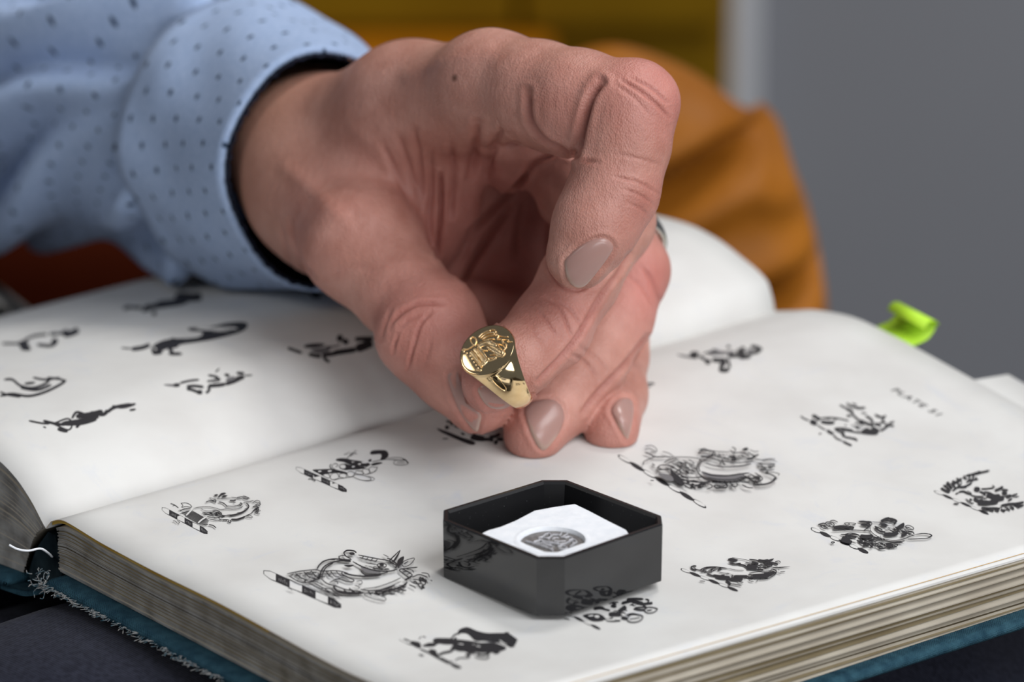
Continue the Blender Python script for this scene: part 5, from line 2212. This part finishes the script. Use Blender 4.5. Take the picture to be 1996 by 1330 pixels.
'curly maned bridled horse': ((1560, 990, 7.129), """
T 150,290 940,630 34 6
R8 560,420 900,520 1180,560 1180,500 860,400 600,400
R7 250,270 420,320 740,330 740,270 480,240 270,240
R7 1360,340 1560,400 1580,360 1420,300
R6 1100,250 1300,330 1400,380 1380,290 1200,240
R7 860,540 1100,600 1340,580 1340,520 1000,500
s13 245,260 320,240 350,250
s10 280,260 300,300 360,320
c10 345,240 380,220 440,230 470,260 440,290 380,280
s9 370,240 420,240 440,265
s9 410,210 460,200 520,225
s26 470,310 560,290 700,300
s12 460,290 560,275 640,280
c9 610,240 660,235 680,260 640,270
s8 660,235 740,240 770,250 720,265
s14 680,280 740,300 720,320
s9 440,350 560,340 700,335 900,345 1000,355
s12 560,395 660,400 740,395 820,410
s60 570,460 660,480 720,490
s22 620,420 700,420 780,440
s9 600,400 700,380 800,400 840,450
s14 800,480 850,520 900,540
s40 830,420 920,430 1010,420
s30 830,460 860,510
s20 880,500 950,540 860,560
P 690,470 760,475 790,500 730,490
s9 880,480 960,500 1060,460 1140,450
s12 900,470 980,470 1060,440
s9 880,510 980,515 1080,480 1180,465
s12 1000,440 1080,440 1120,420
F 805,215 860,205 950,215 990,225 960,245 900,235 830,230
F 830,265 880,250 930,260 940,285 860,280
s16 920,240 960,260 930,300
s10 880,345 960,290 990,260
s9 930,215 980,225 995,260
s6 990,225 1080,230 1180,235 1300,260
s14 1030,285 1090,310 1140,340
s20 1040,300 1100,350 1180,370
s26 1120,265 1160,275 1200,290
s12 1090,260 1160,250 1220,280
s40 1160,400 1260,400 1360,380
s14 1240,340 1320,370 1360,330
s9 1280,330 1350,330 1380,370
s8 1170,340 1240,340
s30 1120,220 1180,190 1240,175
s26 1230,180 1310,200 1340,230
s20 1300,260 1330,230
s12 1180,210 1250,215 1300,210
F 1340,300 1380,265 1440,238 1440,300 1390,320
s14 1310,300 1360,310 1400,340
c10 1450,290 1500,275 1560,300 1570,330 1500,330
s10 1470,300 1520,310
s26 1410,360 1470,390 1400,430
s12 1480,350 1560,370 1580,400
s10 1460,380 1530,400
s9 965,300 985,360 1040,410 1140,455 1280,485 1420,470 1520,430 1590,410
P 975,310 1000,360 1060,405 1150,445 1280,473 1410,460 1400,468 1280,481 1140,452 1040,405 985,355
s9 1590,405 1700,390 1800,400 1820,420 1760,455 1600,465 1490,470
s14 1790,395 1825,420 1790,440
s9 1100,460 1240,500 1380,500 1450,490
s12 1190,530 1300,520 1420,515
F 1190,545 1260,530 1290,560 1230,575
s10 1170,530 1180,560 1240,580 1330,570 1350,545 1300,535
s9 1040,540 1100,520 1160,530
s10 960,590 1000,575 960,550 920,560
s12 1080,590 1140,600 1190,590
s8 1150,550 1180,570
s10 1000,560 1080,570 1100,600
s9 425,515 450,505 475,515 450,525 425,515
"""),
'horned colt': ((1310, 1070, 7.984), """
T 140,320 1020,660 30 6
R9 900,480 1200,490 1500,480 1620,390 1560,360 1200,430 960,450
R8 1160,270 1330,340 1500,330 1600,260 1440,220 1240,220
R7 420,370 700,320 860,320 620,400
R8 700,430 900,520 1180,520 1180,440 940,440
s16 290,310 330,340 380,350
s14 290,300 340,285 380,290
s10 330,310 380,340 440,350 540,360
s11 430,350 520,310 640,300 760,310 860,325
s12 480,345 580,310 700,305
s9 440,380 540,380 620,370
s8 560,360 640,330 760,320
s6 860,325 1000,350 1120,355
s8 600,400 640,360 700,340
s7 730,385 820,400 890,410
F 840,400 910,410 940,450 1030,370 1010,360 930,430 890,400
s16 540,410 640,440 760,450
s26 680,460 780,480 900,480
s20 640,430 720,440 820,450 900,460
s10 760,430 820,430
s24 840,510 900,560 880,590
s40 900,490 1000,500 1100,490
s30 960,450 1080,450 1180,450
s22 1180,470 1300,470 1400,460
s60 1260,450 1400,440 1520,420
s40 1500,430 1600,380
s10 1200,400 1350,380 1480,390 1560,360
s12 1180,430 1300,410 1440,400
P 1220,415 1330,395 1440,400 1330,410
s9 1340,505 1480,490 1580,440 1630,390
F 865,185 920,165 990,180 1030,200 960,225 900,205
F 870,240 930,235 980,250 1060,240 1060,265 960,270
s6 930,160 1060,180 1200,205
s18 1040,265 1120,280 1180,320
s60 1160,310 1240,310 1320,320
s16 1200,330 1320,345 1420,350
s20 1240,230 1320,250 1340,270
s12 1140,240 1230,245 1300,230
s10 1180,260 1260,280 1320,290
s14 1200,190 1300,200 1380,220
s24 1340,200 1420,210 1500,200
F 1460,215 1500,195 1585,175 1550,215 1500,230
s22 1430,250 1500,240 1560,250
s20 1440,280 1520,270 1560,290
s20 1540,240 1600,250 1650,270
s10 1600,230 1660,215 1690,240
F 1530,305 1620,310 1720,305 1845,305 1720,320 1600,325
s12 1340,310 1440,320 1530,310
s9 1340,330 1420,370 1500,370 1560,345
s14 1560,340 1620,370 1600,410
s7 1650,350 1670,360
s8 1680,385 1760,380
s6 1630,400 1700,410
s10 1020,530 1060,545 1110,550
s9 1190,510 1220,530 1270,535
s8 1310,540 1340,505
s12 880,570 980,580 1080,600
s6 1060,590 1085,605
s9 430,530 470,530 515,535
"""),
'dark galloping horse': ((760, 1210, 7.393), """
F 130,270 200,310 290,340 330,350 300,360 220,325 150,290
R14 1100,440 1500,500 1700,420 1600,480 1300,540 1200,520
R12 1600,200 1830,300 1840,380 1720,400 1560,330
R10 920,300 1300,400 1600,440 1480,480 1000,460
s12 200,270 290,300
F 295,305 430,325 440,405 340,370
s16 440,420 560,470 720,560 860,630
s8 420,280 450,235
s7 470,235 520,250
F 470,370 560,330 640,330 620,300 650,265 740,260 880,265 920,280 940,330 900,350 780,350 730,340 680,350 640,380 520,385
s26 900,300 940,280 950,250
s14 880,270 940,210 1010,195
F 560,430 650,430 680,480 720,560 640,510
F 690,500 760,460 850,440 890,420 870,400 920,395 930,430 880,470 780,490 730,510
F 870,620 950,640 1030,680 990,700 910,670
s14 730,540 850,600 900,600
F 940,310 960,280 1210,310 1300,330 1500,330 1680,400 1600,450 1480,470 1300,470 1160,450 1020,450 940,430 900,380
F 1020,130 1120,105 1260,160 1400,190 1560,190 1720,200 1820,290 1800,360 1700,370 1600,330 1480,320 1360,300 1240,300 1160,230 1100,190 1000,190 980,170
P 1200,190 1330,230 1420,240 1330,245
P 1400,215 1460,215 1470,235 1410,235
P 1430,265 1500,270 1500,290 1440,285
P 1570,280 1640,330 1690,355 1620,340
s10 1000,340 1100,330 1250,350
P 980,340 1060,350 1040,360
P 1180,350 1300,380 1280,390
s40 1130,470 1160,500
s20 1090,500 1160,520
s9 940,590 1000,550 1100,550 1160,540
s20 1250,490 1340,510 1440,490
s9 1220,530 1320,560 1420,560
s14 1400,550 1440,530
s20 1500,480 1580,470
s14 1720,380 1800,380
s14 1780,250 1840,300
s14 1650,190 1720,190
s12 420,500 490,520
"""),
'plumed crest beside the tray': ((1090, 1140, 9.505), """
T 130,530 760,830 34 4
R14 460,560 840,600 840,680 600,690
R14 900,540 1260,600 1260,440 1100,440 920,480
R12 1240,280 1640,340 1640,440 1300,400
F 440,580 540,550 700,545 800,580 850,630 800,680 640,690 520,640
P 540,580 620,570 640,590 560,600
P 660,580 730,580 740,620 670,620
s26 640,470 760,450 860,470 940,490
s16 640,440 760,420 840,440
s20 800,640 900,650 1000,620
s60 920,560 1060,560 1150,560
s50 1150,620 1260,640
s60 1100,520 1180,460 1240,420
s40 960,400 1060,420
s24 980,350 1060,380
s16 930,370 1000,340 1100,340
s40 1160,360 1260,330 1380,300
s30 1260,280 1400,270 1560,280
s50 1350,320 1460,340 1560,370
s36 1560,370 1660,360 1730,350
s20 1600,280 1660,300 1640,340
s20 1400,440 1500,430 1640,430
s30 1380,460 1500,480 1600,480
c16 1580,470 1660,430 1760,440 1820,465 1760,520 1660,540 1590,510
s16 1620,490 1720,480
c18 1260,640 1330,570 1480,570 1550,610 1500,680 1380,710 1280,690
s20 1240,580 1360,550 1500,580
s10 1300,650 1400,640 1500,620
s16 880,680 1000,690 1140,680
P 870,650 960,655 980,680 890,675
P 1040,640 1120,630 1130,660 1060,665
s10 90,640 200,660
"""),
'small dark demi horse': ((1300, 650, 9.073), """
G 180,370 400,400 400,440 240,410
s70 400,400 470,400 540,420
s40 420,350 520,350 560,370
s40 560,400 680,470 780,500
s50 680,510 760,530
s60 800,470 940,480 1040,470
s110 960,520 1020,580
s60 920,630 1000,660 1100,640
s34 1060,440 1100,540 1110,620
s20 640,370 720,340 800,350
G 700,340 860,290 1000,320 1180,310 1180,360 900,390 760,390
s30 800,300 880,300
s40 1060,235 1120,245
s50 1080,410 1200,400 1300,400
s60 1230,320 1320,330 1380,370
s60 1280,420 1380,420 1480,400
s40 1300,260 1380,270
s50 1460,360 1560,340 1640,320
s50 1480,240 1580,250 1680,300
G 1400,290 1500,290 1500,350 1420,350
"""),
'crest under the fingertips': ((840, 800, 12.475), """
F 150,440 400,520 700,640 1000,740 1080,800 1020,850 860,810 620,710 400,610 220,520
s40 370,270 480,290 560,330
s60 470,330 540,340
s70 340,420 440,420
s60 640,390 760,400 880,460
s40 560,370 680,430
s50 820,460 900,520 1000,560
s40 730,560 820,600
s70 960,660 1100,700 1300,720
s60 1240,720 1400,710 1520,740
s80 1540,760 1620,810
s60 1420,660 1560,640 1680,580
s60 1000,600 1150,650 1300,680
s60 1600,700 1760,720
s20 280,700 420,695
"""),
'crest half hidden by the little finger': ((1200, 600, 5.0), """
s14 270,760 330,740 380,745
s10 290,775 350,765
"""),
}
LEFT = {
'blurred fish-tailed horse': ((540, 640, 9.073), """
s40 190,350 300,390 440,440
F 470,320 540,285 680,270 800,270 850,300 760,330 640,350 520,350
s50 560,460 680,490 780,500
s60 800,480 960,460 1100,430
s70 1000,440 1200,410 1400,380
s110 1400,370 1560,310 1680,250
s60 1380,200 1560,190 1700,190
s90 1060,170 1160,190
s70 1160,210 1260,270
s40 820,500 860,560 930,600
s40 880,380 960,330
s20 860,330 1000,330 1120,290
G 600,380 900,340 900,440 700,450
"""),
'sprinting animal crest': ((300, 700, 9.073), """
G 180,450 340,450 340,490 210,475
s50 340,470 460,460
s30 460,430 620,390 800,370
s40 580,490 720,480 880,500
s40 580,530 680,550 780,590
s60 760,590 860,590
s36 960,490 980,550 920,610
s50 960,480 1120,470 1260,450
s50 1260,450 1420,400 1560,330
s60 1440,360 1600,320
s40 1460,250 1600,260
s20 1600,300 1740,290
s26 940,400 1060,380 1150,340
s40 1080,350 1180,370
s30 960,290 1080,310 1140,340
s20 1090,240 1160,170
s40 1250,280 1340,300
G 1300,340 1420,310 1420,370 1280,400
s12 1040,420 1160,400
"""),
'pointed bird-headed crest': ((0, 540, 2.495), """
s7 140,700 200,712 240,715
s10 210,700 270,715 320,720
c7 260,715 330,690 350,720 330,745
s14 280,740 330,752
s9 310,720 400,715 470,695
s16 300,715 400,700 480,680
s9 350,690 370,660 400,665 420,680
s18 370,680 440,670 500,655
s14 440,660 500,670 525,650
s10 370,735 390,715
s12 520,660 560,635 640,620
s10 545,630 600,635 660,618
s8 630,650 660,645
s5 210,730 225,735
"""),
'open looped crest': ((0, 540, 2.495), """
s10 0,580 60,570 140,580 220,560 300,520 320,500
s9 20,500 60,500 100,530 160,540 220,520 250,490
s10 100,540 180,550 250,525
s8 160,490 220,500 290,490
s8 230,490 300,500 310,515
s9 120,520 170,515
s7 0,560 40,575 100,585
"""),
'small winged crest': ((0, 540, 2.495), """
s9 10,325 60,325 100,325
s24 90,325 140,330
s18 100,345 150,350
s10 110,315 160,290 230,280
s12 180,330 250,335 280,310
s18 250,320 280,305
s12 240,280 290,275
s22 310,285 360,270 380,255
s14 290,280 330,260
"""),
'long dark lion': ((0, 540, 2.495), """
s6 590,345 640,350
s16 640,352 690,345 730,330
s30 760,350 810,330 860,310
F 740,340 790,310 860,300 960,295 985,270 925,262 920,248 1010,245 1100,225 1180,220 1205,235 1180,265 1100,290 1010,310 880,330 860,345 800,350
s18 740,370 790,365
s14 820,340 840,370
s12 820,375 885,375
s12 740,345 750,372
"""),
'crouching crest near the fore-edge': ((0, 540, 2.495), """
s14 600,155 640,145
s12 640,150 690,150
s16 690,165 740,150
s18 740,175 760,180
s20 700,150 780,140 850,130
s26 760,135 860,125 910,110
s30 850,100 940,100 980,95
s16 860,85 940,90
"""),
'crest under the hand': ((0, 540, 2.495), """
s20 1510,85 1560,95
s10 1480,70 1560,80
"""),
}


def parse(txt):
    for ln in txt.strip().splitlines():
        w = ln.split()
        if len(w) < 2:
            continue
        yield w[0], w[1:]


def ribbon(pts, w, taper=True):
    p = catmull(pts, 5) if len(pts) > 2 else catmull(pts, 4)
    t = np.gradient(p, axis=0)
    t /= np.linalg.norm(t, axis=1)[:, None] + 1e-9
    nrm = np.stack([-t[:, 1], t[:, 0]], 1)
    k = np.linspace(0, 1, len(p))
    ww = w * 0.5 * (np.clip(np.minimum(k, 1 - k) * 6 + 0.55, 0, 1) if taper else 1) * np.ones(len(p))
    a, b = p + nrm * ww[:, None], p - nrm * ww[:, None]
    V = np.stack([a, b], 1).reshape(-1, 2)
    F = [(2 * i, 2 * i + 1, 2 * i + 3, 2 * i + 2) for i in range(len(p) - 1)]
    return V, F


from mathutils.geometry import tessellate_polygon


def polyfill(pts, smooth=True):
    p = catmull(pts, 3, True) if smooth else np.asarray(pts, float)
    tri = tessellate_polygon([[Vector((x, y, 0)) for x, y in p]])
    return p, [tuple(t) for t in tri]


def inside_poly(P, poly):
    x, y = P[:, 0], P[:, 1]
    c = np.zeros(len(P), bool)
    j = len(poly) - 1
    for i in range(len(poly)):
        xi, yi, xj, yj = *poly[i], *poly[j]
        c ^= ((yi > y) != (yj > y)) & (x < (xj - xi) * (y - yi) / (yj - yi + 1e-12) + xi)
        j = i
    return c


def wreath(a, b, hw, n):
    """Twisted wreath: n rolls, alternately bare paper and solid ink."""
    a, b = np.array(a, float), np.array(b, float)
    d = (b - a) / n
    up = np.array([0.12, -1.0])
    out = []
    for i in range(n):
        p, q = a + d * (i + .02), a + d * (i + .98)
        r0 = hw * 0.80
        loop = [p + up * r0 * .55, p * .5 + q * .5 + up * r0 * 1.02, q + up * r0 * .55, q - up * r0 * .45, p * .5 + q * .5 - up * r0 * .98, p - up * r0 * .62]
        out.append(('F', 0, loop))
        if i % 2 == 0:
            c = (p + q) / 2 + up * hw * .10
            out.append(('P', 0, [c + (x - c) * np.array([.82, .74]) + up * hw * .08 for x in loop]))
    return out


_mats = [M['ink'], M['grey_ink'], M['paper']]


def print_crest(label, frame, txt, page, layer=0.0, thin=1.0):
    x0, y0, s = frame
    items = []
    rg = np.random.default_rng(len(txt))
    for op, args in parse(txt):
        if op == 'B':
            a, b = [np.array(tuple(map(float, q.split(',')))) for q in args[:2]]
            hw, n_ = float(args[2]), int(args[3])
            d = (b - a) / n_
            up = np.array([0.0, -1.0])
            for i in range(n_):
                p, q = a + d * i, a + d * (i + 1)
                sk_ = 0.15 * d
                e0 = 0.45 if i == 0 else 1
                e1 = 0.45 if i == n_ - 1 else 1
                quad = [p + up * hw * e0, p * .5 + q * .5 + up * hw, q + up * hw * e1, q - up * hw * e1, p * .5 + q * .5 - up * hw, p - up * hw * e0]
                items.append(('L', 0, quad))
                if i % 2 == 0:
                    c = (p + q) / 2
                    items.append(('Q', 0, [c + (x - c) * np.array([.94 if 0 < i < n_ - 1 else .9, .84]) for x in quad]))
                else:
                    for k_ in range(5):
                        o_ = p + d * (.2 + .15 * k_)
                        items.append(('w', 2.2, [o_ + up * hw * .6 * rg.random(), o_ - up * hw * .6 * rg.random()]))
            continue
        if op == 'T':
            a, b = [tuple(map(float, q.split(','))) for q in args[:2]]
            items += wreath(a, b, float(args[2]), int(args[3]))
            continue
        pts = [tuple(map(float, q.split(','))) for q in args]
        k = op[0]
        w = float(op[1:]) if len(op) > 1 else 0
        if k == 'H':
            poly = np.array(pts)
            d = poly[2] - poly[1]
            d = d / np.linalg.norm(d)
            nn = np.array([-d[1], d[0]])
            pr = poly @ nn
            for o in np.arange(pr.min() + w * .5, pr.max(), w):
                base = nn * o
                ts = np.linspace((poly @ d).min(), (poly @ d).max(), 60)
                P = base + ts[:, None] * d
                ok = inside_poly(P, poly)
                if ok.sum() > 2:
                    seg = P[ok]
                    items.append(('s', w * .45, [seg[0], seg[-1]]))
            continue
        if k == 'R':      # engraver's shading: many short strokes along the shape's long direction
            poly = np.array(pts)
            d = poly[1] - poly[0]
            d = d / np.linalg.norm(d)
            nn = np.array([-d[1], d[0]])
            lo, hi = poly.min(0), poly.max(0)
            cnt = int((hi - lo).prod() / (w * w * 14))
            for _ in range(min(cnt, 420)):
                p = lo + rg.random(2) * (hi - lo)
                ln_ = w * (3 + 5 * rg.random())
                bend = nn * ln_ * rg.normal(0, .16)
                tri = np.array([p, p + d * ln_ * .5 + bend, p + d * ln_])
                if inside_poly(tri, poly).all():
                    items.append(('s', w * (.55 + .5 * rg.random()), [tuple(x) for x in tri]))
            continue
        items.append((k, w, pts))
    V, F, FM = [], [], []
    n = 0
    for li, (k, w, pts) in enumerate(items):
        if k == 's':
            v, f = ribbon(pts, max(w * 1.35 * thin, 5.0))
        elif k == 'c':
            v, f = ribbon(list(pts) + [pts[0]], max(w * 1.2 * thin, 4.5), False)
        elif k == 'w':
            v, f = ribbon(pts, w)
        else:
            v, f = polyfill(pts, k not in 'LQ')
        v = np.asarray(v, float) / s + np.array([x0, y0])
        P = on_page(v, 0.00003 + 0.0000025 * li + layer)
        V.append(P)
        F += [tuple(i + n for i in q) for q in f]
        FM += [{'G': 1, 'P': 2, 'Q': 2, 'w': 2}.get(k, 0)] * len(f)
        n += len(P)
    V = np.vstack(V)
    o = mesh_obj('crest_print', V, F, None, mats=_mats, fmat=FM, smooth=False)
    bm = bmesh.new()
    bm.from_mesh(o.data)
    for f in bm.faces:
        f.normal_update()
        if f.normal.z < 0:
            f.normal_flip()
    bm.to_mesh(o.data)
    bm.free()
    o['label'] = 'black engraved crest of a ' + label if 'crest' not in label else 'black engraved ' + label
    adopt(page, o)
    return o


for lb, (fr, tx) in CRESTS.items():
    print_crest(lb, fr, tx, page_r)
for lb, (fr, tx) in LEFT.items():
    print_crest(lb, fr, tx, page_l)

# plate number at the head of the right page
txt = bpy.data.curves.new('plate_number', 'FONT')
txt.body = 'PLATE 51'
txt.size = 1.0
txt.space_character = 1.25
txt.offset = 0.022
to = bpy.data.objects.new('plate_number', txt)
COL.objects.link(to)
dg = bpy.context.evaluated_depsgraph_get()
dg.update()
tm = bpy.data.meshes.new_from_object(to.evaluated_get(dg))
bpy.data.objects.remove(to)
tv = np.array([v.co[:2] for v in tm.vertices])
tf = [tuple(p.vertices) for p in tm.polygons]
bpy.data.meshes.remove(tm)
ends = on_page(np.array([(1738, 760), (1836, 808)]))
ra, rb = ends[0] - G0, ends[1] - G0
u0_, v0_, u1_ = ra @ TPV, ra @ SPV, rb @ TPV
wd = tv[:, 0].max()
k = (u1_ - u0_) / wd
uu_ = u0_ + tv[:, 0] * k
vv_ = (v0_ + rb @ SPV) / 2 - 0.0012 + tv[:, 1] * k * 0.95
P = uvz(uu_, vv_, page_z(uu_, vv_) + 0.00004)
pn = mesh_obj('plate_number', P, tf, M['ink'], smooth=False)
tag(adopt(page_r, pn), 'printed heading reading PLATE 51')
